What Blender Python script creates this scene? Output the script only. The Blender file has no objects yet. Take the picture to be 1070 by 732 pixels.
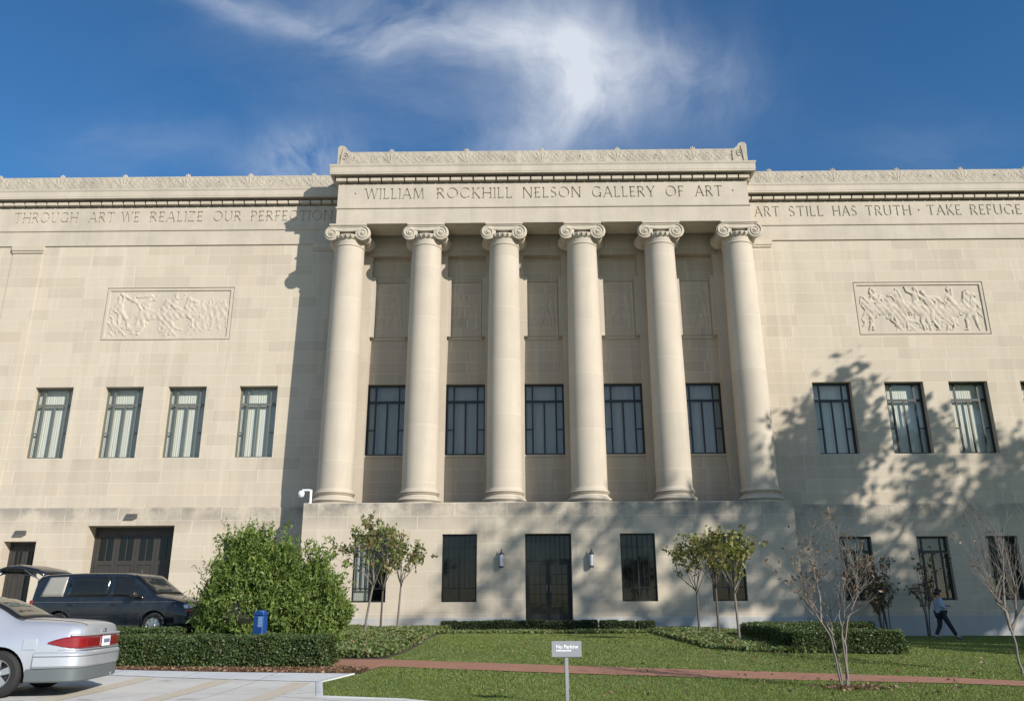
import bpy, bmesh, math, random
import numpy as np
from mathutils import Vector, Matrix
PI = math.pi
R = math.radians
C = bpy.context.scene.collection
random.seed(7)
RNG = np.random.default_rng(11)
AX, WY = 1.05, 34.5            # axis and wall plane of the museum

# ---------------------------------------------------------------- ground height
def sm(a, b, x):
    t = min(1, max(0, (x - a) / (b - a)))
    return t * t * (3 - 2 * t)
def g(x, y):
    return sm(13, 25, y) * (.38 + .12 * sm(5, 9, -x) - .30 * sm(6, 14, x))

# ---------------------------------------------------------------- mesh helpers
class MB:
    def __init__(s): s.v = []; s.f = []; s.m = []
    def add(s, vs, fs, mi=0):
        o = len(s.v); s.v += [tuple(p) for p in vs]
        for f in fs: s.f.append(tuple(i + o for i in f)); s.m.append(mi)
    def box(s, x0, x1, y0, y1, z0, z1, mi=0):
        s.add([(x0,y0,z0),(x1,y0,z0),(x1,y1,z0),(x0,y1,z0),(x0,y0,z1),(x1,y0,z1),(x1,y1,z1),(x0,y1,z1)],
              [(0,3,2,1),(4,5,6,7),(0,1,5,4),(1,2,6,5),(2,3,7,6),(3,0,4,7)], mi)
    def cbox(s, x0, x1, y0, y1, z0, z1, c=.01, mi=0):      # box with chamfered vertical and horizontal edges
        vs = []
        for (x, sx) in ((x0, 1), (x1, -1)):
            for (y, sy) in ((y0, 1), (y1, -1)):
                for (z, sz) in ((z0, 1), (z1, -1)):
                    vs += [(x + sx*c, y + sy*c, z), (x + sx*c, y, z + sz*c), (x, y + sy*c, z + sz*c)]
        bm = bmesh.new()
        for p in vs: bm.verts.new(p)
        r = bmesh.ops.convex_hull(bm, input=bm.verts)
        bm.verts.index_update()
        s.add([v.co[:] for v in bm.verts], [[v.index for v in f.verts] for f in bm.faces], mi); bm.free()
    def tube(s, pts, rad, n=8, mi=0, cap=True):
        pts = [Vector(p) for p in pts]
        if not hasattr(rad, '__len__'): rad = [rad] * len(pts)
        up = None; rings = []
        for i, p in enumerate(pts):
            t = (pts[min(i+1, len(pts)-1)] - pts[max(i-1, 0)])
            if t.length < 1e-9: t = Vector((0,0,1))
            t.normalize()
            if up is None:
                up = Vector((0,0,1)) if abs(t.z) < .9 else Vector((1,0,0))
            a = (up - t * up.dot(t))
            if a.length < 1e-6: a = t.orthogonal()
            a.normalize(); up = a; b = t.cross(a)
            rings.append([p + (a * math.cos(2*PI*k/n) + b * math.sin(2*PI*k/n)) * rad[i] for k in range(n)])
        vs = [q for r in rings for q in r]; fs = []
        for i in range(len(rings) - 1):
            for k in range(n):
                k2 = (k + 1) % n
                fs.append((i*n+k, i*n+k2, (i+1)*n+k2, (i+1)*n+k))
        if cap:
            fs.append(tuple(range(n-1, -1, -1))); fs.append(tuple((len(rings)-1)*n + k for k in range(n)))
        s.add(vs, fs, mi)
    def lathe(s, prof, c=(0,0,0), n=24, axis='z', mi=0, cap=True):
        vs = []; fs = []
        for (r, h) in prof:
            for k in range(n):
                a = 2*PI*k/n; p, q = r*math.cos(a), r*math.sin(a)
                v = {'z': (p, q, h), 'y': (p, h, -q), 'x': (h, p, q)}[axis]
                vs.append((v[0]+c[0], v[1]+c[1], v[2]+c[2]))
        m = len(prof)
        for i in range(m-1):
            for k in range(n):
                k2 = (k+1) % n
                fs.append((i*n+k, i*n+k2, (i+1)*n+k2, (i+1)*n+k))
        if cap:
            fs.append(tuple(range(n-1,-1,-1))); fs.append(tuple((m-1)*n+k for k in range(n)))
        s.add(vs, fs, mi)
    def ext(s, poly, y0, y1, mi=0):                # polygon in x,z (ccw seen from -y) between y0 (front) and y1
        n = len(poly)
        vs = [(p[0], y0, p[1]) for p in poly] + [(p[0], y1, p[1]) for p in poly]
        fs = [tuple(range(n)), tuple(range(2*n-1, n-1, -1))]
        for k in range(n):
            k2 = (k+1) % n; fs.append((k2, k, n+k, n+k2))
        s.add(vs, fs, mi)
    def ribbon(s, path, w, y0, y1, mi=0):          # thick polyline in x,z, extruded in y
        L = []; Rr = []
        for i, p in enumerate(path):
            a = path[max(i-1,0)]; b = path[min(i+1,len(path)-1)]
            dx, dz = b[0]-a[0], b[1]-a[1]; l = math.hypot(dx, dz) or 1
            ww = w[i] if hasattr(w, '__len__') else w
            nx, nz = -dz/l*ww/2, dx/l*ww/2
            L.append((p[0]+nx, p[1]+nz)); Rr.append((p[0]-nx, p[1]-nz))
        s.ext(Rr + L[::-1], y0, y1, mi)
    def build(s, name, mats, parent=None, smooth=None, loc=(0,0,0)):
        me = bpy.data.meshes.new(name); me.from_pydata(s.v, [], s.f)
        return finish(me, name, mats, parent, smooth, loc, s.m)

def finish(me, name, mats, parent=None, smooth=None, loc=(0,0,0), mi=None):
    if not isinstance(mats, (list, tuple)): mats = [mats]
    for m in mats: me.materials.append(m)
    if mi is not None and len(mats) > 1: me.polygons.foreach_set('material_index', mi)
    if smooth:
        me.polygons.foreach_set('use_smooth', [True]*len(me.polygons))
        me.set_sharp_from_angle(angle=R(smooth))
    me.validate(); me.update()
    o = bpy.data.objects.new(name, me); C.objects.link(o); o.location = loc
    if parent: o.parent = parent
    return o
def np_mesh(name, V, F, mats, parent=None, smooth=None, loc=(0,0,0)):
    V = np.asarray(V, np.float32); F = np.asarray(F, np.int32)
    me = bpy.data.meshes.new(name); me.vertices.add(len(V)); me.vertices.foreach_set('co', V.ravel())
    k = F.shape[1]; me.loops.add(F.size); me.loops.foreach_set('vertex_index', F.ravel())
    me.polygons.add(len(F)); me.polygons.foreach_set('loop_start', np.arange(0, F.size, k, dtype=np.int32))
    me.update(calc_edges=True)
    return finish(me, name, mats, parent, smooth, loc)
def empty(name, loc, label, cat, group=None, rz=0):
    o = bpy.data.objects.new(name, None); C.objects.link(o); o.location = loc; o.rotation_euler = (0,0,rz)
    o.empty_display_size = .2
    return tag(o, label, cat, group)
def tag(o, label, cat, group=None, kind=None):
    o['label'] = label; o['category'] = cat
    if group: o['group'] = group
    if kind: o['kind'] = kind
    return o
def struct(o, label=None, cat=None):
    o['kind'] = 'structure'
    if label: o['label'] = label; o['category'] = cat
    return o
def evaluated(o, name, mats, parent=None, smooth=None, loc=None):
    dg = bpy.context.evaluated_depsgraph_get(); dg.update()
    me = bpy.data.meshes.new_from_object(o.evaluated_get(dg), depsgraph=dg)
    l = loc if loc is not None else o.location.copy()
    old = o.data; bpy.data.objects.remove(o)
    me.name = name
    mi = [p.material_index for p in me.polygons]
    me.materials.clear()
    return finish(me, name, mats, parent, smooth, l, mi if not isinstance(mats, (list, tuple)) or len(mats) == 1 else [min(i, len(mats)-1) for i in mi])
def copy_tree(o, parent=None):
    c = o.copy(); C.objects.link(c)
    if parent: c.parent = parent
    for ch in list(o.children): copy_tree(ch, c)
    return c

# ---------------------------------------------------------------- materials
class NT:
    def __init__(s, name):
        s.mat = bpy.data.materials.new(name); s.mat.use_nodes = True; s.t = s.mat.node_tree
        s.t.nodes.clear(); s.out = s.t.nodes.new('ShaderNodeOutputMaterial')
    def n(s, typ, ins=None, **kw):
        nd = s.t.nodes.new(typ)
        for k, v in kw.items(): setattr(nd, k, v)
        for k, v in (ins or {}).items(): s.set(nd, k, v)
        return nd
    def set(s, nd, k, v):
        if isinstance(v, bpy.types.NodeSocket): s.t.links.new(v, nd.inputs[k])
        elif isinstance(v, bpy.types.Node): s.t.links.new(v.outputs[0], nd.inputs[k])
        else:
            if isinstance(v, tuple) and len(v) == 3 and nd.inputs[k].type == 'RGBA': v = (*v, 1)
            nd.inputs[k].default_value = v
    def ma(s, op, a, b=0.0, c=None, clamp=False):
        nd = s.n('ShaderNodeMath', {0: a, 1: b}, operation=op, use_clamp=clamp)
        if c is not None: s.set(nd, 2, c)
        return nd.outputs[0]
    def mix(s, f, a, b, typ='MIX'):
        nd = s.n('ShaderNodeMix', {0: f, 6: a, 7: b}, data_type='RGBA', blend_type=typ); return nd.outputs[2]
    def ramp(s, f, lo, hi, a=0.0, b=1.0):
        return s.n('ShaderNodeMapRange', {0: f, 1: lo, 2: hi, 3: a, 4: b}).outputs[0]
    def noise(s, vec, scale, detail=3, rough=.55, dist=0):
        nd = s.n('ShaderNodeTexNoise', {'Scale': scale, 'Detail': detail, 'Roughness': rough, 'Distortion': dist})
        if vec is not None: s.set(nd, 'Vector', vec)
        return nd.outputs[0]
    def pos(s): return s.n('ShaderNodeNewGeometry').outputs['Position']
    def scale(s, v, sc): return s.n('ShaderNodeVectorMath', {0: v, 1: sc}, operation='MULTIPLY').outputs[0]
    def bump(s, h, st, d=.02): return s.n('ShaderNodeBump', {'Height': h, 'Strength': st, 'Distance': d}).outputs[0]
    def surf(s, **kw):
        p = s.n('ShaderNodeBsdfPrincipled')
        for k, v in kw.items(): s.set(p, k.replace('_', ' '), v)
        s.t.links.new(p.outputs[0], s.out.inputs[0]); return s.mat

def simple(name, col, rough=.5, metal=0.0, var=.12, nscale=8, bump=0.0, **kw):
    m = NT(name); p = m.n('ShaderNodeTexCoord').outputs['Object']
    f = m.noise(p, nscale, 4)
    c0 = tuple(max(0, c*(1-var)) for c in col); c1 = tuple(min(1, c*(1+var)) for c in col)
    k = dict(Base_Color=m.mix(f, c0, c1), Roughness=m.ramp(f, .2, .8, max(0, rough-.06), min(1, rough+.06)), Metallic=metal)
    if bump: k['Normal'] = m.bump(m.noise(p, nscale*6, 3), bump, .01)
    k.update(kw); return m.surf(**k)

def ashlar(name, bw=1.35, bh=.53, z0=5.28, colA=(.545,.476,.372), colB=(.425,.366,.283), joint=(.62,.56,.465), jw=.011, stain=.0, bands=(), contrast=1.0):
    m = NT(name); P = m.pos(); sp = m.n('ShaderNodeSeparateXYZ', {0: P}); X, Y, Z = sp.outputs
    nn = m.n('ShaderNodeSeparateXYZ', {0: m.n('ShaderNodeNewGeometry').outputs['True Normal']})
    side = m.ma('GREATER_THAN', m.ma('ABSOLUTE', nn.outputs[0]), .7)
    u = m.ma('ADD', m.ma('MULTIPLY', X, m.ma('SUBTRACT', 1.0, side)), m.ma('MULTIPLY', Y, side))
    zz = m.ma('DIVIDE', m.ma('SUBTRACT', Z, z0 - 20*bh), bh)
    row = m.ma('FLOOR', zz); fz = m.ma('SUBTRACT', zz, row)
    rr = m.n('ShaderNodeTexWhiteNoise', {'W': row}, noise_dimensions='1D').outputs[0]
    uu = m.ma('ADD', m.ma('DIVIDE', u, bw), m.ma('MULTIPLY', rr, 9.0))
    uu = m.ma('ADD', uu, m.ma('MULTIPLY', m.ma('SINE', m.ma('ADD', m.ma('MULTIPLY', uu, 2.3), m.ma('MULTIPLY', rr, 40.0))), .22))
    col = m.ma('FLOOR', uu); fu = m.ma('SUBTRACT', uu, col)
    cv = m.n('ShaderNodeCombineXYZ', {0: col, 1: row, 2: 0.0})
    rb = m.n('ShaderNodeTexWhiteNoise', {'Vector': cv}, noise_dimensions='3D').outputs[0]
    du = m.ma('MULTIPLY', m.ma('MINIMUM', fu, m.ma('SUBTRACT', 1.0, fu)), bw)
    dz = m.ma('MULTIPLY', m.ma('MINIMUM', fz, m.ma('SUBTRACT', 1.0, fz)), bh)
    j = m.ramp(m.ma('MINIMUM', du, dz), jw*.5, jw, 1.0, 0.0)
    big = m.noise(P, .35, 5, .6); fine = m.noise(P, 9, 6, .7); gr = m.noise(P, 60, 3, .7)
    tone = m.ma('POWER', rb, 2.2)
    tone = m.ma('ADD', m.ma('MULTIPLY', tone, .56*contrast), m.ma('MULTIPLY', m.ma('SUBTRACT', big, .4), .6))
    base = m.mix(m.ma('ADD', tone, 0.0, clamp=True), colA, colB)
    hue = m.n('ShaderNodeTexWhiteNoise', {'Vector': m.n('ShaderNodeVectorMath', {0: cv, 1: (3.3,7.7,1.1)}, operation='ADD')}, noise_dimensions='3D').outputs[0]
    base = m.mix(m.ma('MULTIPLY', m.ramp(hue, .72, 1.0), .30), base, (.48,.39,.28))
    base = m.mix(m.ramp(fine, .3, .8, 0, .16), base, (.33,.29,.23))
    base = m.mix(m.ramp(gr, .35, .75, 0, .10), base, (.26,.23,.19))
    # rain streaks: long in z, with a shape of their own
    st = m.noise(m.scale(P, (1.6,1.6,.12)), 1.0, 5, .62)
    base = m.mix(m.ramp(st, .48, .74, 0, .27 + stain), base, (.27,.25,.21))
    pale = m.noise(m.scale(P, (2.3,2.3,.10)), 1.0, 4, .6)
    base = m.mix(m.ramp(pale, .54, .74, 0, .38), base, (.63,.57,.46))
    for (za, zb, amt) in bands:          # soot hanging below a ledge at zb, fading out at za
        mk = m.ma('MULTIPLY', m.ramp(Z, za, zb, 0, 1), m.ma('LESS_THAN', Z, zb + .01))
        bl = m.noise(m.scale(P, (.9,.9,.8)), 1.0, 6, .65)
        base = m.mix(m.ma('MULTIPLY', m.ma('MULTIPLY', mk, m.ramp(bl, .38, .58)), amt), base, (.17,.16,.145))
    base = m.mix(m.ma('MULTIPLY', j, .78), base, joint)
    h = m.ma('ADD', m.ma('MULTIPLY', j, -.6), m.ma('ADD', m.ma('MULTIPLY', fine, .35), m.ma('MULTIPLY', rb, .15)))
    return m.surf(Base_Color=base, Roughness=.9, Normal=m.bump(h, .35, .012))

def stone(name, colA=(.54,.475,.380), colB=(.435,.38,.305), dark=.18, drum=None, grime=0.0):
    m = NT(name); P = m.pos(); big = m.noise(P, .8, 5, .6); fine = m.noise(P, 12, 6, .7)
    Z = m.n('ShaderNodeSeparateXYZ', {0: P}).outputs[2]
    t = m.ramp(big, .3, .75)
    if drum:
        X = m.n('ShaderNodeSeparateXYZ', {0: P}).outputs[0]
        col = m.ma('FLOOR', m.ma('DIVIDE', m.ma('ADD', X, 50.0 - AX + 1.727), 3.455))
        zz = m.ma('ADD', m.ma('DIVIDE', Z, drum), m.ma('MULTIPLY', m.n('ShaderNodeTexWhiteNoise', {'W': col}, noise_dimensions='1D').outputs[0], .55))
        r = m.ma('FLOOR', zz)
        k = m.n('ShaderNodeTexWhiteNoise', {'Vector': m.n('ShaderNodeCombineXYZ', {0: col, 1: r})}, noise_dimensions='3D').outputs[0]
        t = m.ma('ADD', m.ma('MULTIPLY', t, .55), m.ma('MULTIPLY', k, .6))
    b = m.mix(t, colA, colB)
    b = m.mix(m.ramp(fine, .35, .8, 0, dark), b, (.28,.25,.2))
    st = m.noise(m.scale(P, (2.2,2.2,.18)), 1.0, 5, .6)
    b = m.mix(m.ramp(st, .46, .74, 0, .26 + grime), b, (.26,.245,.21))
    if grime: b = m.mix(m.ramp(m.noise(P, 3.2, 6, .7), .4, .7, 0, grime), b, (.18,.17,.15))
    if drum:
        f = m.ma('ABSOLUTE', m.ma('SUBTRACT', m.ma('SUBTRACT', zz, r), .5))
        b = m.mix(m.ramp(f, .494, .498, 0, .7), b, (.60,.53,.43))
    return m.surf(Base_Color=b, Roughness=.88, Normal=m.bump(m.noise(P, 30, 5, .7), .22, .01))

def leafy(name, c0, c1, c2=None, trans=.25, amt2=.0, rough=.55):
    m = NT(name); geo = m.n('ShaderNodeNewGeometry'); rnd = geo.outputs['Random Per Island']
    cl = m.noise(m.pos(), 1.7, 3)
    f = m.ma('ADD', m.ma('MULTIPLY', rnd, .65), m.ma('MULTIPLY', m.ramp(cl, .3, .7), .35))
    b = m.mix(f, c0, c1)
    if c2: b = m.mix(m.ma('GREATER_THAN', m.ma('FRACT', m.ma('MULTIPLY', rnd, 37.0)), 1-amt2), b, c2)
    p = m.n('ShaderNodeBsdfPrincipled', {'Base Color': b, 'Roughness': rough})
    tr = m.n('ShaderNodeBsdfTranslucent', {'Color': m.mix(.5, b, (.25,.32,.04))})
    mx = m.n('ShaderNodeMixShader', {0: trans, 1: p, 2: tr})
    m.t.links.new(mx.outputs[0], m.out.inputs[0]); return m.mat

def bark(name, c0, c1, sc=9):
    m = NT(name); p = m.n('ShaderNodeTexCoord').outputs['Object']
    f = m.noise(m.scale(p, (1,1,.3)), sc*2, 5, .65)
    q = m.noise(p, sc*.5, 3)
    return m.surf(Base_Color=m.mix(m.ma('ADD', m.ma('MULTIPLY', f, .6), m.ma('MULTIPLY', q, .5), clamp=True), c0, c1), Roughness=.85, Normal=m.bump(f, .5, .01))

M = {}
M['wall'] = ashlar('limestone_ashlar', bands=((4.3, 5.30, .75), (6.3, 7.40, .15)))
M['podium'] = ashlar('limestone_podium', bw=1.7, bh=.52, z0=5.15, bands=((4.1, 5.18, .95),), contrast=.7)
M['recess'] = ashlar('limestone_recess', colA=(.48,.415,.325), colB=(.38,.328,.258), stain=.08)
M['stone'] = stone('limestone_dressed')
M['shaft'] = stone('limestone_column', drum=2.35)
M['carved'] = stone('limestone_weathered', colA=(.49,.435,.345), colB=(.38,.335,.265), dark=.25, grime=.28)
M['relief'] = stone('limestone_relief', colA=(.535,.468,.370), colB=(.47,.41,.325), dark=.08, grime=.04)
M['plinth'] = ashlar('grey_plinth_stone', bw=2.2, bh=1.0, z0=.85, colA=(.40,.41,.41), colB=(.33,.34,.345), joint=(.45,.46,.46))
M['bronze'] = simple('dark_bronze', (.014,.015,.014), .45, .3, .25, 5)
M['frame_grey'] = simple('grey_green_window_frame', (.125,.135,.115), .5, .1, .15, 4)
M['frame_dark'] = simple('dark_window_frame', (.018,.024,.026), .45, .2, .2, 4)
M['timber'] = simple('dark_grey_timber', (.036,.033,.029), .6, 0, .3, 3, .2)
def glass(name, rough=.03, tint=(.95,.965,.955), refl=.0):
    m = NT(name)
    w = m.noise(m.n('ShaderNodeTexCoord').outputs['Object'], 1.3, 2)
    nb = m.bump(w, .06, .05)
    gl = m.n('ShaderNodeBsdfGlossy', {'Color': (1,1,1), 'Roughness': rough, 'Normal': nb})
    tr = m.n('ShaderNodeBsdfTransparent', {'Color': tint})
    fr = m.ma('ADD', m.ma('MULTIPLY', m.ma('POWER', m.n('ShaderNodeLayerWeight', {'Blend': .5}).outputs['Facing'], 4.0), .8), .05)
    mx = m.n('ShaderNodeMixShader', {0: m.ma('ADD', m.ma('MULTIPLY', fr, 1.0), refl, clamp=True), 1: tr, 2: gl})
    m.t.links.new(mx.outputs[0], m.out.inputs[0]); return m.mat
M['glass'] = glass('window_glass')
def darkglass(name, col=(.007,.008,.009), rough=.06, spec=.38, sc=1.3):
    m = NT(name); w = m.noise(m.n('ShaderNodeTexCoord').outputs['Object'], sc, 2)
    return m.surf(Base_Color=col, Roughness=rough, Specular_IOR_Level=spec, Normal=m.bump(w, .08, .05))
M['darkglass'] = darkglass('dark_window_glass')
M['carglass'] = darkglass('tinted_car_glass', (.012,.014,.014), .04, .5, 3)
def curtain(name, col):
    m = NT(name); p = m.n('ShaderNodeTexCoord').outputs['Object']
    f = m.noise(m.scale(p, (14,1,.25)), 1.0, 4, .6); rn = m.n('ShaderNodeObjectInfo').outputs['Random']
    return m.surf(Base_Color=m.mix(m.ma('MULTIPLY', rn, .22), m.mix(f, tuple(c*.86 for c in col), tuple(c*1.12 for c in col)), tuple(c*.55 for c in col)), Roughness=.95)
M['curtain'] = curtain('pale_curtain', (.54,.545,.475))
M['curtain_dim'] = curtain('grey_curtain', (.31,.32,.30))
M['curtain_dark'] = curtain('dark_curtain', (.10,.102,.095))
M['brass'] = simple('lamp_metal', (.22,.22,.22), .35, .8, .1, 10)
M['lampglass'] = simple('frosted_lamp_glass', (.72,.74,.76), .25, 0, .05, 6)
M['white'] = simple('white_enamel', (.78,.79,.80), .4, 0, .04, 6)
M['greybox'] = simple('grey_lamp_housing', (.075,.072,.066), .6, .1, .1, 6)
M['leaf_hedge'] = leafy('yew_leaves', (.022,.042,.012), (.085,.130,.034), (.12,.10,.035), .18, .04)
M['leaf_box'] = leafy('boxwood_leaves', (.016,.030,.010), (.055,.085,.024), None, .12)
M['leaf_bush'] = leafy('feathery_bush_leaves', (.060,.105,.018), (.22,.31,.065), (.30,.30,.10), .38, .05)
M['leaf_cover'] = leafy('ground_cover_leaves', (.06,.095,.024), (.19,.24,.08), (.30,.19,.11), .28, .08)
M['leaf_mag_l'] = leafy('olive_red_leaves', (.08,.105,.032), (.23,.26,.09), (.22,.12,.06), .28, .12)
M['leaf_mag_r'] = leafy('golden_green_leaves', (.08,.10,.025), (.26,.26,.065), (.20,.14,.05), .30, .18)
M['leaf_brown'] = leafy('dry_leaves', (.09,.045,.025), (.20,.11,.06), (.30,.20,.12), .2, .15)
M['leaf_tall'] = leafy('tall_tree_leaves', (.03,.06,.015), (.08,.13,.03), None, .2)
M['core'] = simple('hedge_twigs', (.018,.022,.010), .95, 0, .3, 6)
M['bark'] = bark('grey_bark', (.09,.075,.06), (.24,.21,.175))
M['bark_pale'] = bark('pale_smooth_bark', (.075,.064,.054), (.27,.235,.205), 7)
M['bark_dark'] = bark('dark_bark', (.05,.04,.032), (.13,.105,.085))

def lawn_mat():
    m = NT('lawn_grass'); P = m.pos()
    a = m.noise(P, .5, 4, .6); b = m.noise(P, 5, 4, .65); c = m.noise(P, 45, 3, .7)
    col = m.mix(m.ramp(a, .3, .7), (.100,.145,.030), (.150,.190,.045))
    col = m.mix(m.ramp(b, .4, .75, 0, .55), col, (.045,.082,.018))
    col = m.mix(m.ramp(c, .45, .8, 0, .6), col, (.14,.165,.05))
    return m.surf(Base_Color=col, Roughness=.9, Normal=m.bump(c, .8, .04))
M['lawn'] = lawn_mat()
M['blade'] = leafy('grass_blades', (.118,.170,.034), (.205,.255,.065), (.30,.28,.12), .34, .05)
def concrete(name, c0, c1, joints=None):
    m = NT(name); P = m.pos(); a = m.noise(P, .6, 5, .6); b = m.noise(P, 7, 6, .7); c = m.noise(P, 70, 3, .7)
    col = m.mix(m.ramp(a, .3, .7), c0, c1)
    col = m.mix(m.ramp(b, .5, .8, 0, .45), col, tuple(x*.72 for x in c0))
    col = m.mix(m.ramp(c, .45, .75, 0, .25), col, tuple(x*.7 for x in c0))
    vd = m.n('ShaderNodeVectorMath', {0: P, 1: m.n('ShaderNodeVectorMath', {0: m.n('ShaderNodeTexNoise', {'Vector': P, 'Scale': 1.6, 'Detail': 5}).outputs[1], 1: (.7,.7,0)}, operation='MULTIPLY').outputs[0]}, operation='ADD').outputs[0]
    vo = m.n('ShaderNodeTexVoronoi', {'Vector': vd, 'Scale': .28}, feature='DISTANCE_TO_EDGE').outputs[0]; col = m.mix(m.ramp(vo, .0015, .005, .55, 0), col, (.14,.135,.125))
    sp = m.noise(P, 1.4, 2, .5); col = m.mix(m.ramp(sp, .66, .74, 0, .4), col, (.12,.115,.11))
    if joints:
        sx = m.n('ShaderNodeSeparateXYZ', {0: P})
        for ax, per in joints:
            f = m.ma('ABSOLUTE', m.ma('SUBTRACT', m.ma('FRACT', m.ma('DIVIDE', sx.outputs[ax], per)), .5))
            col = m.mix(m.ramp(f, .5 - .012/per, .5 - .006/per, 0, .7), col, (.10,.10,.095))
    return m.surf(Base_Color=col, Roughness=.85, Normal=m.bump(b, .25, .01))
M['lot'] = concrete('parking_lot_concrete', (.50,.49,.45), (.62,.605,.56), ((0, 4.6), (1, 3.8)))
M['walk'] = concrete('sidewalk_concrete', (.52,.54,.54), (.62,.635,.63), ((0, 1.53),))
M['curb'] = concrete('curb_concrete', (.58,.58,.56), (.68,.68,.66))
M['drive'] = concrete('driveway_concrete', (.30,.29,.27), (.38,.37,.35), ((1, 4.0),))
def paint_mat():
    m = NT('faded_tan_paint'); P = m.pos(); a = m.noise(P, 6, 5, .7)
    return m.surf(Base_Color=m.mix(m.ramp(a, .34, .60), (.52,.42,.27), (.52,.49,.43)), Roughness=.8)
M['stripe'] = paint_mat()
def brick_mat():
    m = NT('red_brick_paving'); P = m.pos()
    bt = m.n('ShaderNodeTexBrick', {'Vector': P, 'Color1': (.34,.150,.085,1), 'Color2': (.26,.115,.07,1), 'Mortar': (.30,.20,.15,1), 'Scale': 1.0, 'Mortar Size': .006, 'Brick Width': .21, 'Row Height': .105, 'Bias': 0.0})
    n1 = m.noise(P, 2.5, 5, .6)
    col = m.mix(m.ramp(n1, .35, .75, 0, .5), bt.outputs[0], (.36,.20,.14))
    return m.surf(Base_Color=col, Roughness=.85, Normal=m.bump(m.noise(P, 20, 4), .3, .01))
M['brick'] = brick_mat()
M['mulch'] = simple('brown_mulch', (.13,.075,.05), .95, 0, .5, 14, .6)
M['soil'] = simple('bed_soil', (.060,.050,.032), .95, 0, .5, 6, .6)
def car_paint(name, col, metal, rough):
    m = NT(name); p = m.n('ShaderNodeTexCoord').outputs['Object']; f = m.noise(p, 2.5, 4)
    dust = m.ramp(m.noise(p, 5, 6, .7), .4, .8, 0, .06)
    return m.surf(Base_Color=m.mix(dust, col, (.30,.28,.24)), Metallic=metal, Roughness=m.ramp(f, .3, .7, rough, rough+.08), Coat_Weight=.45, Coat_Roughness=.05, Normal=m.bump(m.noise(p, 1.5, 2), .02, .05))
M['silver'] = car_paint('silver_paint', (.56,.585,.63), .55, .30)
M['navy'] = car_paint('dark_blue_paint', (.006,.010,.016), .0, .22)
M['cladding'] = simple('grey_cladding', (.10,.115,.12), .5, 0, .1, 5)
M['rubber'] = simple('black_rubber', (.016,.016,.016), .8, 0, .2, 9)
M['alloy'] = simple('alloy_wheel', (.55,.56,.57), .3, .85, .08, 8)
M['chrome'] = simple('chrome', (.65,.66,.67), .15, .95, .04, 8)
M['blacktrim'] = simple('black_trim', (.012,.012,.013), .5, 0, .2, 7)
M['interior'] = simple('dark_interior', (.010,.010,.011), .9, 0, .2, 5)
M['beige'] = simple('pale_see_through', (.30,.29,.25), .3, 0, .08, 4)  # pale view through the van's quarter glass, painted as its colour
def redlens():
    m = NT('red_lens'); p = m.n('ShaderNodeTexCoord').outputs['Object']
    f = m.noise(m.scale(p, (3,3,18)), 1.0, 2)
    return m.surf(Base_Color=m.mix(f, (.15,.004,.009), (.27,.009,.016)), Roughness=.12, Coat_Weight=1.0, Coat_Roughness=.03)
M['redlens'] = redlens()
M['clearlens'] = simple('clear_lens', (.62,.68,.76), .1, .2, .08, 20)
M['amber'] = simple('amber_lens', (.55,.05,.02), .2, 0, .1, 10)
M['plate'] = simple('white_plate', (.74,.75,.74), .4, 0, .04, 20)
M['plateink'] = simple('plate_ink', (.06,.08,.2), .5, 0, .1, 20)
M['blue'] = simple('blue_enamel', (.008,.050,.20), .4, 0, .12, 5)
M['bluepanel'] = simple('pale_blue_panel', (.16,.27,.46), .4, 0, .06, 10)
M['signgrey'] = simple('grey_sign_face', (.25,.265,.28), .5, .1, .05, 12)
M['signwhite'] = simple('sign_lettering', (.80,.82,.84), .5, 0, .03, 20)
M['post'] = simple('galvanised_post', (.32,.33,.34), .5, .5, .1, 12)
M['skin'] = simple('skin', (.42,.25,.18), .55, 0, .08, 10)
M['hair'] = simple('black_hair', (.012,.010,.009), .6, 0, .3, 30)
M['shirt'] = simple('pale_blue_shirt', (.28,.36,.46), .85, 0, .12, 8)
M['jeans'] = simple('dark_trousers', (.016,.020,.030), .85, 0, .2, 10)
M['shoe'] = simple('grey_shoes', (.14,.14,.15), .7, 0, .1, 10)
M['phone'] = simple('black_phone', (.01,.01,.012), .3, 0, .1, 10)

# ================================================================ THE MUSEUM
museum = empty('museum_building', (AX, WY, 0), 'cream limestone museum with six tall columns under an inscribed cornice', 'museum')
PX = 9.17                        # half width of the portico
PY, EY = -2.10, -.06             # entablature planes: portico, wings
COLS = [(-2.5 + i) * 3.455 for i in range(6)]

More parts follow.
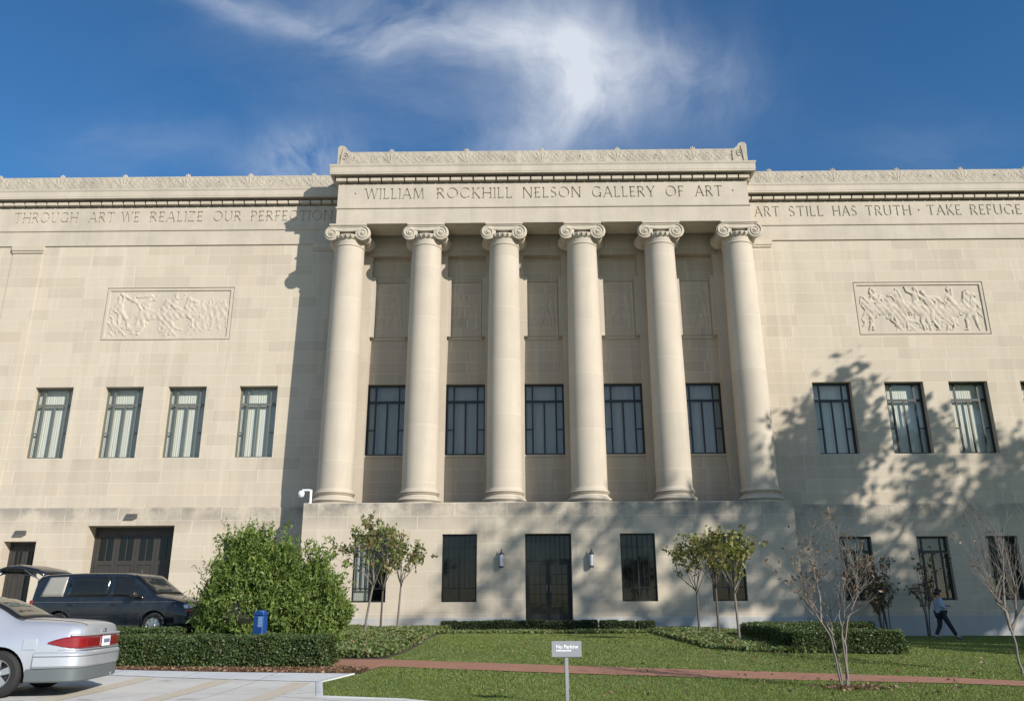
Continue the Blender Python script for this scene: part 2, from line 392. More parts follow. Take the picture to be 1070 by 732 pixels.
def wall(name, mat, x0, x1, z0, z1, y, ops, depth, parent=museum, ends=None):
    """front face of a wall with rectangular openings (x0,x1,z0,z1[,depth]) and their reveals"""
    xs = sorted({x0, x1, *[v for o in ops for v in o[:2]]}); zs = sorted({z0, z1, *[v for o in ops for v in o[2:4]]})
    mb = MB(); idx = {}
    def vid(x, yy, z):
        k = (round(x, 4), round(yy, 4), round(z, 4))
        if k not in idx: idx[k] = len(mb.v); mb.v.append(k)
        return idx[k]
    def face(*p): mb.f.append(tuple(vid(*q) for q in p)); mb.m.append(0)
    for i in range(len(xs)-1):
        for j in range(len(zs)-1):
            cx, cz = (xs[i]+xs[i+1])/2, (zs[j]+zs[j+1])/2
            if any(o[0] < cx < o[1] and o[2] < cz < o[3] for o in ops): continue
            face((xs[i],y,zs[j]), (xs[i+1],y,zs[j]), (xs[i+1],y,zs[j+1]), (xs[i],y,zs[j+1]))
    for o in ops:
        a, b, c, d = o[:4]; e = y + (o[4] if len(o) > 4 else depth)
        face((a,y,c), (a,y,d), (a,e,d), (a,e,c)); face((b,y,d), (b,y,c), (b,e,c), (b,e,d))
        face((a,y,d), (b,y,d), (b,e,d), (a,e,d)); face((b,y,c), (a,y,c), (a,e,c), (b,e,c))
    if ends:                                     # a top ledge running back to ends
        face((x0,y,z1), (x1,y,z1), (x1,ends,z1), (x0,ends,z1))
        face((x0,y,z0), (x0,y,z1), (x0,ends,z1), (x0,ends,z0)); face((x1,y,z1), (x1,y,z0), (x1,ends,z0), (x1,ends,z1))
    return mb.build(name, mat, parent)

WING_WIN = [(11.78, 13.48), (14.94, 16.64), (17.74, 19.44), (20.87, 22.57), (24.6, 26.3)]
WZ0, WZ1 = 7.42, 10.60
BAYS = [((COLS[i]+COLS[i+1])/2 - .875, (COLS[i]+COLS[i+1])/2 + .875) for i in range(5)]
RZ0, RZ1 = 12.77, 15.32
ops = [(a, b, WZ0, WZ1) for a, b in WING_WIN] + [(-b, -a, WZ0, WZ1) for a, b in WING_WIN]
ops += [(a, b, 7.46, 10.62) for a, b in BAYS]
RELX = (14.17, 20.05)
ops += [(RELX[0], RELX[1], RZ0, RZ1, .055), (-RELX[1], -RELX[0], RZ0, RZ1, .055)]
# the long upper wall, split so the porch middle can carry a darker limestone
def upper(name, mat, x0, x1): return wall(name, mat, x0, x1, 4.9, 17.62, 0, [o for o in ops if x0 <= o[0] and o[1] <= x1], .36)
upper('wall', M['wall'], -48, -9.5); upper('wall', M['wall'], 9.5, 48)
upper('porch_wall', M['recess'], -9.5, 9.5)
GR = [(12.08, 13.42), (15.28, 16.58), (18.12, 19.42), (21.3, 22.6), (24.9, 26.2)]
GZ0, GZ1 = 1.43, 3.96
for s in (-1, 1):
    mb = MB()                                   # two low set-offs of the wing above its base
    a, b = sorted((s*9.55, s*48))
    mb.box(a, b, -.028, .05, 5.283, 5.80)
    mb.build('string_course', M['wall'], museum)
gops_r = [(a, b, GZ0, GZ1) for a, b in GR]
gops_l = [(-19.25, -15.60, .2, 4.55, .95), (-22.70, -21.33, .2, 3.92, .75), (-13.50, -12.16, GZ0, GZ1), (-26.2, -24.9, GZ0, GZ1)]
wall('base_wall', M['wall'], 9.4, 48, -1.2, 5.28, -.08, gops_r, .28, ends=.05)
wall('base_wall', M['wall'], -48, -9.4, -1.2, 5.28, -.08, gops_l, .28, ends=.05)
PF = -2.40; PH = 9.61
POD = [(-7.56, -6.24), (-4.12, -2.77), (2.77, 4.12), (6.20, 7.52)]
DOOR = (-.905, .885, .70, 3.95)
wall('podium', M['podium'], -PH, PH, -1.2, 5.16, PF, [(a, b, 1.42, 3.94) for a, b in POD] + [(*DOOR, .62)], .26, ends=.0)
mb = MB()                                       # grey foundation course, cut by the doorways
for a, b, y in ((-PH-.04, DOOR[0], PF-.045), (DOOR[1], PH+.04, PF-.045), (PH+.041, 48, -.125), (-15.6, -PH-.041, -.125), (-21.33, -19.25, -.125), (-48, -22.7, -.125)):
    mb.box(a, b, y, y+.2, -1.2, .86)
for s in (-1, 1):
    a, b = sorted((s*PH, s*(PH+.045))); mb.box(a, b, PF-.04, -.1, -1.19, .855)
mb.box(DOOR[0]-.3, DOOR[1]+.3, PF-.9, PF+.3, -1, .62); mb.box(DOOR[0]-.15, DOOR[1]+.15, PF-.5, PF+.4, .6, .745)
mb.build('foundation_course', M['plinth'], museum)
# body of the building behind the front
mb = MB()
mb.box(-48, -47.9, .01, 42, -1.2, 20.2); mb.box(47.9, 48, .01, 42, -1.2, 20.2); mb.box(-48, 48, 41.9, 42, -1.2, 20.2)
mb.build('rear_wall', M['wall'], museum)
mb = MB(); mb.box(-47.8, 47.8, 1.3, 41.8, 19.9, 20.1); mb.build('roof', M['drive'], museum)
mb = MB()                                       # dark rooms behind the ground floor glass
mb.box(-47.5, -9.8, 1.1, 1.2, -1, 4.9); mb.box(9.8, 47.5, .9, 1.0, -1, 4.9); mb.box(-9.4, 9.4, -1.4, -1.3, -1, 5.0)
mb.build('inner_wall', M['interior'], museum)

# ---- sweeps of the entablature, following the portico forward and back
def sweep(name, mat, prof, path=None, parent=museum, smooth=None):
    path = path or [(-48, EY), (-PX, EY), (-PX, PY), (PX, PY), (PX, EY), (48, EY)]
    nr = []
    for i in range(len(path)-1):
        dx, dy = path[i+1][0]-path[i][0], path[i+1][1]-path[i][1]; l = math.hypot(dx, dy)
        nr.append((dy/l, -dx/l))
    mb = MB(); n = len(prof); vs = []; fs = []
    for i, p in enumerate(path):
        a = nr[max(i-1, 0)]; b = nr[min(i, len(nr)-1)]
        m = (a[0]+b[0], a[1]+b[1]) if a != b else a
        for (o, z) in prof: vs.append((p[0]+o*m[0], p[1]+o*m[1], z))
    for i in range(len(path)-1):
        for k in range(n):
            k2 = (k+1) % n; fs.append((i*n+k, (i+1)*n+k, (i+1)*n+k2, i*n+k2))
    fs.append(tuple(range(n))); fs.append(tuple((len(path)-1)*n+k for k in range(n-1, -1, -1)))
    mb.add(vs, fs); return mb.build(name, mat, parent, smooth)
sweep('architrave', M['stone'], [(-.38,17.43),(0,17.43),(0,18.14),(.045,18.17),(.05,18.25),(-.38,18.25)])
sweep('frieze', M['stone'], [(-.38,18.252),(-.09,18.252),(-.09,19.398),(-.38,19.398)])
sweep('bed_moulding', M['stone'], [(-.38,19.40),(-.14,19.40),(-.14,19.798),(-.38,19.798)])
sweep('cornice', M['stone'], [(-.38,19.80),(.20,19.80),(.20,19.727),(.335,19.727),(.335,19.80),(.345,19.81),(.345,20.06),(.355,20.09),(.375,20.13),(.385,20.20),(-.38,20.20)])
sweep('parapet', M['carved'], [(-.38,20.203),(.13,20.203),(.13,20.26),(.06,20.29),(.06,21.00),(-.38,21.00)])
mb = MB()                                       # dentils
def dent(a, b, y):
    n = int((b-a)/.512); st = (b-a)/n
    for i in range(n): mb.box(a+i*st+.035, a+(i+1)*st-.035, y-.165, y+.13, 19.475, 19.615)
dent(-PX-.12, PX+.12, PY); dent(-28.2, -PX-.2, EY); dent(PX+.2, 28.2, EY)
for s in (-1, 1):
    for i in range(3):
        y = PY+.12+i*.55; a, b = sorted((s*(PX-.13), s*(PX+.165))); mb.box(a, b, y, y+.46, 19.47, 19.635)
mb.build('dentil_course', M['stone'], museum)
# soffit beams and ceiling of the porch
mb = MB()
mb.box(-PX+.002, PX-.002, PY+.38, PY+1.22, 17.434, 18.4); mb.box(-PX+.15, PX-.15, PY+.22, PY+1.05, 17.405, 17.44)
for s in (-1, 1):
    a, b = sorted((s*(PX-.002), s*(PX-1.2))); mb.box(a, b, PY+1.225, .1, 17.436, 18.4)
mb.build('soffit_beam', M['stone'], museum)
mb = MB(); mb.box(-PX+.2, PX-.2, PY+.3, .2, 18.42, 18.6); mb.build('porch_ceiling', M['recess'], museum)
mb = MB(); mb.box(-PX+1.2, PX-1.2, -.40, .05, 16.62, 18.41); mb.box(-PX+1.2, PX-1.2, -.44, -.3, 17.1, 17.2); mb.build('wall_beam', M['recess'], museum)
# shallow corner pilasters of the wings and their caps
for s in (-1, 1):
    for (a, b) in ((9.5, 10.63), (23.35, 24.75)):
        x0, x1 = sorted((s*a, s*b)); mb = MB()
        mb.box(x0, x1, -.035, .03, 5.803, 17.08); mb.box(x0-.02, x1+.02, -.085, .03, 17.083, 17.19); mb.box(x0-.05, x1+.05, -.12, .03, 17.193, 17.428)
        mb.build('pilaster', M['wall'], museum)

# ---- carved cresting on the parapet: shells, scrolls and rosettes
def cresting(x0, x1, sp, y, phase):
    """low carved acanthus scrolls as a height field, with a shell over every bay standing above the top edge"""
    nx = int((x1-x0)/.035); nz = 24; z0, z1 = 20.295, 20.995
    xs = np.linspace(x0, x1, nx); zs = np.linspace(z0, z1, nz); XX, ZZ = np.meshgrid(xs, zs); rng = np.random.default_rng(int(abs(phase)*10)+3)
    q = (XX-phase)/sp; u = (q-np.round(q))*sp; v = ZZ-(z0+z1)/2; a = np.abs(u); sg = np.sign(u)
    H = np.zeros_like(XX)
    for cx, cz, r0, k, t in ((.30*sp*.62, .02, .30, 1, 0), (.30*sp*1.25, -.03, .27, -1, 1.3), (.44*sp, .06, .20, 1, 2.0)):
        dx, dz = a-cx, v-cz; r = np.hypot(dx, dz); th = np.arctan2(dz, dx)
        e = np.clip(1-(r/r0)**2, 0, 1); H = np.maximum(H, e**.5*(.020+.022*np.cos(2*PI*r/.115-k*th+t)))
    fan = np.hypot(u, v+.32); th = np.arctan2(u, v+.32); H = np.maximum(H, np.clip(1-(fan/.66)**6, 0, 1)*(np.abs(th) < .75)*(.034+.022*np.cos(th*17)))
    leaf = .012*np.sin(a*23+6*v)*np.sin(v*19+3*a); H += leaf
    m = (np.abs(a-.5*sp) < .11) & (np.abs(v-.02) < .11); rr = np.hypot(a-.5*sp, v-.02); H = np.where(rr < .13, .040*np.cos(np.clip(rr/.13,0,1)*PI/2)+.012, H); H = np.where(rr < .045, -.03, H)
    H += rng.normal(size=H.shape)*.0035
    e = np.minimum(ZZ-z0, z1-ZZ); H *= np.clip(e/.05, .25, 1)
    V = np.stack([XX.ravel(), y-.003-.72*H.ravel(), ZZ.ravel()], 1)
    i = np.arange(nz-1)[:,None]*nx+np.arange(nx-1)[None]; F = np.stack([i, i+1, i+1+nx, i+nx], -1).reshape(-1, 4)
    np_mesh('carved_frieze', V, F, M['carved'], museum, 55)
    for n in range(math.ceil((x0-phase)/sp-.001), math.floor((x1-phase)/sp+.001)+1):
        c = phase+n*sp
        if abs(abs(c)-PX) < .5 or not x0+.3 < c < x1-.3: continue
        mb = MB()
        for k in range(-3, 4):
            a_ = k*.36; L = .47-.02*abs(k)
            mb.tube([(c+math.sin(a_)*L*t*.55, y+.03, 20.68+math.cos(a_)*L*t) for t in (0,.4,.8,1)], [.035,.055,.05,.025], 6)
        mb.build('shell', M['carved'], museum, 50)
cresting(-PX-.1, PX+.1, 3.42, PY-.07, 0)
cresting(-28.5, -PX-.3, 3.03, EY-.07, -10.9)
cresting(PX+.3, 28.5, 3.03, EY-.07, 10.9)
for s in (-1, 1):                                # corner ornaments of the portico
    mb = MB()
    pr = [(0,20.27),(.66,20.27),(.66,20.90),(.56,20.99),(.44,21.08),(.36,21.22),(.22,21.30),(.08,21.29),(.0,21.2)]
    pr = [(s*(PX+.10-p[0]), p[1]) for p in pr]
    if s > 0: pr = pr[::-1]
    mb.ext(pr[::-1] if s < 0 else pr[::-1], PY-.125, PY+.35)
    mb.tube([(s*(PX+.10-.34)+.16*math.cos(t*.6)*(1-t*.05), PY-.13, 20.74+.22*math.sin(t*.6)*(1-t*.05)) for t in range(16)], .03, 6)
    mb.tube([(s*(PX-.05), PY-.13, 20.32), (s*(PX-.1), PY-.15, 20.75), (s*(PX-.16), PY-.13, 21.12)], [.03,.05,.03], 6)
    mb.build('corner_ornament', M['carved'], museum, 40)

# ---- incised inscriptions
ARC = lambda cx, cz, rx, rz, a0, a1, n=14: [(cx+rx*math.cos(R(a0+(a1-a0)*i/n)), cz+rz*math.sin(R(a0+(a1-a0)*i/n))) for i in range(n+1)]
TK, TN = .135, .085              # thick and thin strokes
def serif(x, z): return [(x-.11, z), (x+.11, z)]
GL = {  # letter: (advance, [(path, width)...])
 'I': (.16, [([(.08,0),(.08,1)], TK)]),
 'L': (.56, [([(.10,0),(.10,1)], TK), ([(.04,.04),(.54,.04)], TN), ([(.51,.04),(.51,.17)], .05)]),
 'W': (1.18, [([(.05,1),(.33,.0)], TK), ([(.33,.0),(.60,.97)], TN), ([(.58,1),(.86,.0)], TK), ([(.86,.0),(1.13,1)], TN)]),
 'A': (.84, [([(.06,0),(.42,1)], TN), ([(.42,1),(.78,0)], TK), ([(.20,.35),(.64,.35)], .075)]),
 'M': (1.0, [([(.10,0),(.16,1)], TN), ([(.16,1),(.50,.05)], TK), ([(.50,.05),(.84,1)], TN), ([(.84,1),(.90,0)], TK)]),
 'R': (.72, [([(.10,0),(.10,1)], TK), ([(.08,.96)]+ARC(.32,.74,.24,.22,90,-90)+[(.08,.52)], .10), ([(.30,.52),(.68,.0)], TK)]),
 'P': (.60, [([(.10,0),(.10,1)], TK), ([(.08,.96)]+ARC(.32,.72,.23,.24,90,-90)+[(.08,.48)], .10)]),
 'O': (.98, [(ARC(.49,.5,.43,.46,0,362,28), .115)]),
 'C': (.86, [(ARC(.49,.5,.43,.46,42,318,22), .115)]),
 'G': (.92, [(ARC(.49,.5,.43,.46,42,318,22), .115), ([(.80,.02),(.80,.45)], TK)]),
 'K': (.72, [([(.10,0),(.10,1)], TK), ([(.13,.47),(.60,1)], TN), ([(.24,.56),(.68,0)], TK)]),
 'H': (.84, [([(.10,0),(.10,1)], TK), ([(.74,0),(.74,1)], TK), ([(.10,.5),(.74,.5)], TN)]),
 'N': (.88, [([(.10,0),(.10,1)], TN), ([(.10,1),(.78,0)], TK), ([(.78,0),(.78,1)], TN)]),
 'E': (.56, [([(.10,0),(.10,1)], TK), ([(.04,.04),(.54,.04)], TN), ([(.08,.51),(.46,.51)], TN), ([(.04,.96),(.52,.96)], TN), ([(.50,.04),(.50,.16)], .05), ([(.49,.96),(.49,.85)], .05)]),
 'F': (.52, [([(.10,0),(.10,1)], TK), ([(.08,.51),(.44,.51)], TN), ([(.04,.96),(.50,.96)], TN), ([(.48,.96),(.48,.84)], .05)]),
 'S': (.56, [([(.48,.84)]+ARC(.28,.74,.20,.22,40,270,14)[1:]+ARC(.28,.265,.21,.235,90,-150,14)[1:], .11)]),
 'Y': (.78, [([(.06,1),(.39,.46)], TK), ([(.72,1),(.39,.46)], TN), ([(.39,0),(.39,.5)], TK)]),
 'T': (.76, [([(.38,0),(.38,1)], TK), ([(.03,.96),(.73,.96)], TN), ([(.05,.96),(.05,.84)], .05), ([(.71,.96),(.71,.84)], .05)]),
 'U': (.82, [([(.11,1),(.11,.36)]+ARC(.41,.34,.30,.31,180,360,14)+[(.71,.36),(.71,1)], .115)]),
 'Z': (.70, [([(.06,.96),(.66,.96)], TN), ([(.62,.98),(.06,.02)], TK), ([(.04,.04),(.66,.04)], TN)]),
}
SER = {'I': [(.08,0),(.08,1)], 'L': [(.10,1)], 'A': [(.06,0),(.78,0)], 'M': [(.10,0),(.90,0)], 'R': [(.10,0)], 'P': [(.10,0)], 'K': [(.10,0),(.10,1),(.60,1),(.66,0)],
       'H': [(.10,0),(.10,1),(.74,0),(.74,1)], 'N': [(.10,0),(.10,1),(.78,1)], 'F': [(.10,0)], 'Y': [(.06,1),(.72,1),(.39,0)], 'T': [(.38,0)], 'U': [(.11,1),(.71,1)], 'W': [(.05,1),(1.13,1)]}
def word(mb, text, x0, x1, z0, h, y0, y1):
    gap = .16; tot = sum(GL[c][0] for c in text) + gap*(len(text)-1); sx = (x1-x0)/tot; x = 0
    for c in text:
        for path, w in GL[c][1]: mb.ribbon([(x0+(x+p[0])*sx, z0+p[1]*h) for p in path], w*(sx+h)/2, y0, y1 + random.uniform(0, .002))
        for (a, b) in SER.get(c, []): mb.ribbon([(x0+(x+q[0])*sx, z0+(q[1]*.95+.025)*h) for q in serif(a, b)], .05*h, y0, y1 + random.uniform(0, .002))
        x += GL[c][0] + gap
def inscribed(words, dots, x0, x1, y):
    slab = MB(); slab.box(x0, x1, y, y+.10, 18.256, 19.394)
    so = slab.build('inscribed_frieze', M['stone'])
    cut = MB(); LZ = 18.64
    for t, a, b in words: word(cut, t, a, b, LZ, .53, y-.05, y+.036)
    for d in dots: cut.lathe([(.05,-.05),(.05,.034)], (d, y, LZ+.27), 12, 'y')
    co = cut.build('letters', M['stone'])
    bm = bmesh.new(); bm.from_mesh(co.data); bmesh.ops.recalc_face_normals(bm, faces=bm.faces); bm.to_mesh(co.data); bm.free()
    md = so.modifiers.new('b', 'BOOLEAN'); md.object = co; md.operation = 'DIFFERENCE'; md.solver = 'EXACT'; md.use_self = True
    nf = len(so.data.polygons)
    r = evaluated(so, 'inscribed_frieze', M['stone'], museum, loc=(0,0,0))
    print('inscription faces', len(r.data.polygons))
    bpy.data.objects.remove(co)
    return r
inscribed([('WILLIAM',-7.96,-5.31),('ROCKHILL',-4.75,-1.36),('NELSON',-.89,1.72),('GALLERY',2.20,5.02),('OF',5.49,6.30),('ART',6.81,8.02)], [-8.4, 8.49], -PX, PX, PY)
inscribed([('THROUGH',-25.02,-21.98),('ART',-21.45,-20.25),('WE',-19.92,-19.05),('REALIZE',-18.57,-16.03),('OUR',-15.55,-14.21),('PERFECTION',-13.76,-9.85)], [], -47.9, -PX-.06, EY)
inscribed([('ART',10.01,11.18),('STILL',11.62,13.24),('HAS',13.67,14.80),('TRUTH',15.21,17.34),('TAKE',18.09,19.68),('REFUGE',20.09,22.49)], [17.71], PX+.06, 47.9, EY)
for s in (-1, 1):
    mb = MB(); a, b = sorted((s*(PX-.10), s*(PX+.0))); mb.box(a, b, PY+.102, EY-.0, 18.256, 19.394); mb.build('frieze_return', M['stone'], museum)

# ---- columns: base, shaft and an Ionic capital with rolled volutes
CY = -1.45
def base_prof():
    p = [(.90,5.163),(.90,5.21)]
    p += [(.80+.105*math.sin(PI*t/8), 5.215+.20*t/8) for t in range(9)]        # lower torus
    p += [(.805,5.42),(.805,5.44)] + [(.795-.055*math.sin(PI*t/6), 5.445+.10*t/6) for t in range(7)]
    p += [(.80,5.55),(.80,5.565)] + [(.765+.062*math.sin(PI*t/8), 5.57+.10*t/8) for t in range(9)]
    p += [(.765,5.68),(.765,5.70)] + [(.735+.03*(1-t/4)**2, 5.705+.09*t/4) for t in range(5)]
    return p
def shaft_prof():
    return [(.727-.077*(max(0, t-.15)/.85)**1.6, 5.79+(16.60-5.79)*t) for t in [i/22 for i in range(23)]] + [(.652,16.605),(.652,16.78)]
def make_column(x):
    mb = MB(); mb.lathe(base_prof(), (0,0,0), 48); b = mb.build('column_base', M['stone'], None, 30)
    mb = MB(); mb.lathe(shaft_prof(), (0,0,0), 56); s = mb.build('shaft', M['shaft'], None, 30)
    mb = MB()
    # egg and dart ring under the volutes
    mb.lathe([(.652,16.72),(.70,16.74),(.775,16.86),(.775,16.90),(.60,16.92)], n=48)
    for k in range(24):
        a = 2*PI*k/24; c, sn = math.cos(a), math.sin(a)
        mb.tube([(.70*c,.70*sn,16.74),(.79*c,.79*sn,16.80),(.80*c,.80*sn,16.88)], [.02,.035,.03], 6)
    mb.lathe([(.655,16.40),(.685,16.425),(.69,16.445),(.685,16.465),(.65,16.49)], n=48)
    vx, vz, vr = .685, 16.985, .335
    for sx in (-1, 1):
        # bolster: a drum pinched in the middle, running front to back
        mb.lathe([(.0,-.655),(vr-.04,-.655),(vr,-.64),(vr,-.54),(vr-.03,-.50),(.24,-.18),(.235,-.04),(.255,-.035),(.255,.035),(.235,.04),(.24,.18),(vr-.03,.50),(vr,.54),(vr,.64),(vr-.04,.655),(0,.655)], (sx*vx,0,vz), 32, 'y', 0, False)
        for fy in (-1, 1):
            pts = []; n = 64; T = 2.6
            for k in range(n+1):
                th = k/n*T*2*PI; r = (vr-.035)*math.exp(-th*.105)
                pts.append((sx*(vx+r*math.sin(th)), fy*.662, vz+r*math.cos(th)))
            mb.tube(pts, [.038-.022*k/n for k in range(n+1)], 6)
            mb.lathe([(.075,0),(.07,fy*.05),(.03,fy*.065),(0,fy*.066)], (sx*vx,fy*.655,vz), 14, 'y', 0, False)
    for fy in (-1, 1):                         # canalis: sagging band joining the volutes
        top, bot = [], []
        for k in range(17):
            x_ = -vx+2*vx*k/16; sag = .055*math.cos(x_/vx*PI/2)
            top.append((x_, vz+vr-.005-sag*.2)); bot.append((x_, vz+.13-sag))
        y0, y1 = sorted((fy*.50, fy*.645))
        mb.ext(bot+top[::-1], y0, y1)
        mb.tube([(p[0], fy*.65, p[1]-.02) for p in top], .03, 6); mb.tube([(p[0], fy*.65, p[1]+.02) for p in bot], .028, 6)
    mb.cbox(-vx-.1, vx+.1, -.62, .62, 17.26, 17.34, .02)
    mb.cbox(-.83, .83, -.70, .70, 17.325, 17.428, .025)
    c = mb.build('capital', M['stone'], None, 32)
    return b, s, c
proto = make_column(0)
for i, x in enumerate(COLS):
    e = bpy.data.objects.new('column', None); C.objects.link(e); e.parent = museum; e.location = (x, CY, 0)
    for o in proto:
        q = o if i == 0 else o.copy()
        if i: C.objects.link(q)
        q.parent = e

# piers standing behind the columns, with wider jambs beside the carved panels
for i, x in enumerate(COLS):
    mb = MB(); mb.box(x-.862, x+.862, -.35, .05, 5.163, 17.2)
    mb.box(x-1.02, x+1.02, -.31, .05, 12.74, 15.60)
    mb.build('pier', M['recess'] if 0 else M['shaft'], museum)
for a, b in BAYS:
    m_ = (a+b)/2
    for nm, hw, yf, z0, z1 in (('panel_sill', .70, -.06, 12.66, 12.75), ('panel_head', .70, -.05, 15.45, 15.52), ('window_sill', .86, -.05, 7.38, 7.456)):
        mb = MB(); mb.box(m_-hw, m_+hw, yf, .04, z0, z1); mb.build(nm, M['recess'], museum)

# ---- carved relief panels as height fields
def seg(H, XX, ZZ, p, q, r0, r1, h, add=0.0):
    dx, dz = q[0]-p[0], q[1]-p[1]; l2 = dx*dx+dz*dz+1e-9
    t = np.clip(((XX-p[0])*dx+(ZZ-p[1])*dz)/l2, 0, 1)
    d = np.hypot(XX-p[0]-t*dx, ZZ-p[1]-t*dz); r = r0+(r1-r0)*t
    v = add + h*np.sqrt(np.clip(1-(d/r)**2, 0, None)); v[d >= r] = 0
    np.maximum(H, v, out=H)
def horse(H, XX, ZZ, x, z, d, s, rear=0.0, h=.12, seed=0):
    rr = random.Random(seed); ca, sa = math.cos(rear), math.sin(rear)
    def P(a, b): return (x+d*s*(a*ca-b*sa), z+s*(a*sa+b*ca))
    S = lambda a, b, r0, r1, hh: seg(H, XX, ZZ, P(*a), P(*b), r0*s, r1*s, hh*s)
    S((-.42,.02),(.38,.05),.25,.24,h); S((-.45,.0),(-.40,.05),.27,.25,h)
    S((.40,.10),(.72,.52),.20,.11,h*.95); S((.72,.55),(.98,.36),.11,.065,h*.9); S((.70,.62),(.73,.72),.04,.02,h*.8)
    S((-.62,.12),(-.95,-.15),.06,.09,h*.6); S((-.95,-.15),(-1.0,-.5),.09,.03,h*.5)
    S((.40,.22),(.62,.66),.07,.06,h*1.05)
    for k, (a, kn, ft) in enumerate([((.36,-.1),(.62,-.42),(.50,-.78)), ((.30,-.12),(.75,-.25),(.86,-.55)), ((-.42,-.1),(-.34,-.48),(-.58,-.82)), ((-.50,-.1),(-.62,-.45),(-.82,-.78))]):
        hh = h*(.9 if k % 2 == 0 else .6); j = rr.uniform(-.06,.06)
        S(a, (kn[0]+j, kn[1]), .13, .065, hh); S((kn[0]+j, kn[1]), ft, .06, .04, hh); S(ft, (ft[0]+.07, ft[1]-.02), .045, .045, hh)
def man(H, XX, ZZ, x, z, d, s, lean=0.0, ride=False, arm=60, h=.12, seed=0, shield=False, cape=True):
    rr = random.Random(seed); ca, sa = math.cos(lean), math.sin(lean)
    def P(a, b): return (x+s*(d*a*ca-b*sa), z+s*(d*a*sa+b*ca))
    S = lambda a, b, r0, r1, hh: seg(H, XX, ZZ, P(*a), P(*b), r0*s, r1*s, hh*s)
    S((0,0),(.04,.42),.15,.19,h); S((.06,.55),(.07,.66),.07,.06,h*.8); S((.08,.74),(.09,.78),.105,.10,h*1.05)
    a = R(arm); e = (.20+.26*math.cos(a), .44+.26*math.sin(a)); hnd = (e[0]+.26*math.cos(a+.7), e[1]+.26*math.sin(a+.7))
    S((.14,.44), e, .075, .06, h*1.1); S(e, hnd, .058, .045, h*1.1)
    S((-.10,.42), (-.28,.20), .075, .06, h*.8); S((-.28,.20), (-.12,.02), .055, .045, h*.8)
    if ride: S((.05,-.05),(.34,-.22),.13,.10,h*1.15); S((.34,-.22),(.20,-.62),.085,.055,h*1.15); S((.20,-.62),(.30,-.66),.05,.04,h*1.1)
    else:
        S((.05,-.05),(.22,-.48),.14,.09,h); S((.22,-.48),(.12,-.95),.085,.055,h); S((.12,-.95),(.24,-.97),.05,.04,h)
        S((-.05,-.05),(-.20,-.45),.13,.085,h*.75); S((-.20,-.45),(-.42,-.90),.08,.05,h*.75)
    if cape: S((-.12,.45),(-.46,.28),.08,.12,h*.5); S((-.46,.28),(-.62,-.05),.10,.03,h*.45)
    if shield: S((.32,.24),(.33,.26),.26,.26,h*.8)
def relief(name, x0, x1, z0, z1, yb, nx, nz, draw, border=.16, mat=None, parent=museum, depth=.052, gain=1.0, tex=.012, seed=1):
    W, Hh = x1-x0, z1-z0; xs = np.linspace(0, W, nx); zs = np.linspace(0, Hh, nz); XX, ZZ = np.meshgrid(xs, zs)
    H = np.zeros_like(XX); draw(H, XX, ZZ, W, Hh)
    H *= gain; rng = np.random.default_rng(seed)
    for k in range(14):                          # chisel texture
        fx, fz, ph = rng.uniform(6, 26), rng.uniform(6, 26), rng.uniform(0, 6)
        H += tex/5*np.sin(XX*fx+ZZ*fz*rng.choice([-1,1])+ph)*(H > .004)
    e = np.minimum(np.minimum(XX, W-XX), np.minimum(ZZ, Hh-ZZ))
    H[e < border+.06] *= .3
    H[(e > .035) & (e < border)] = depth*.92
    H[e <= .035] = 0
    H = np.clip(H, 0, depth+.05)
    V = np.stack([XX.ravel()+x0, yb-H.ravel(), ZZ.ravel()+z0], 1)
    i = np.arange(nz-1)[:,None]*nx+np.arange(nx-1)[None]; F = np.stack([i, i+1, i+1+nx, i+nx], -1).reshape(-1, 4)
    return np_mesh(name, V, F, mat or M['relief'], parent, 60)
def draw_r(H, XX, ZZ, W, Hh):
    A = (H, XX, ZZ); k = .98
    horse(*A, 1.15, 1.18, -1, 1.07, -.12, seed=1); horse(*A, 2.55, 1.22, -1, 1.16, .22, seed=2); horse(*A, 4.55, 1.15, 1, 1.10, .30, seed=3); horse(*A, 3.65, 1.10, 1, 1.00, -.08, .08, seed=6)
    man(*A, 1.05, 1.46, -1, 0.90, .1, True, 70, seed=1); man(*A, 2.75, 1.54, -1, 0.93, -.15, True, 20, seed=2); man(*A, 4.35, 1.49, 1, 0.93, .2, True, 80, seed=3)
    man(*A, .55, 1.16, 1, 1.00, -.2, False, 40, seed=4); man(*A, 1.90, 1.09, 1, 0.95, .25, False, 100, .09, seed=5, shield=True)
    man(*A, 3.45, 1.29, -1, 1.07, .30, False, 60, seed=7); man(*A, 5.25, 1.14, -1, 1.02, -.25, False, 110, seed=8, shield=True); man(*A, 2.2, 0.66, 1, 0.81, 1.1, False, 30, .08, seed=9)
    man(*A, 4.0, 0.64, -1, 0.81, -1.2, False, 10, .08, seed=10)
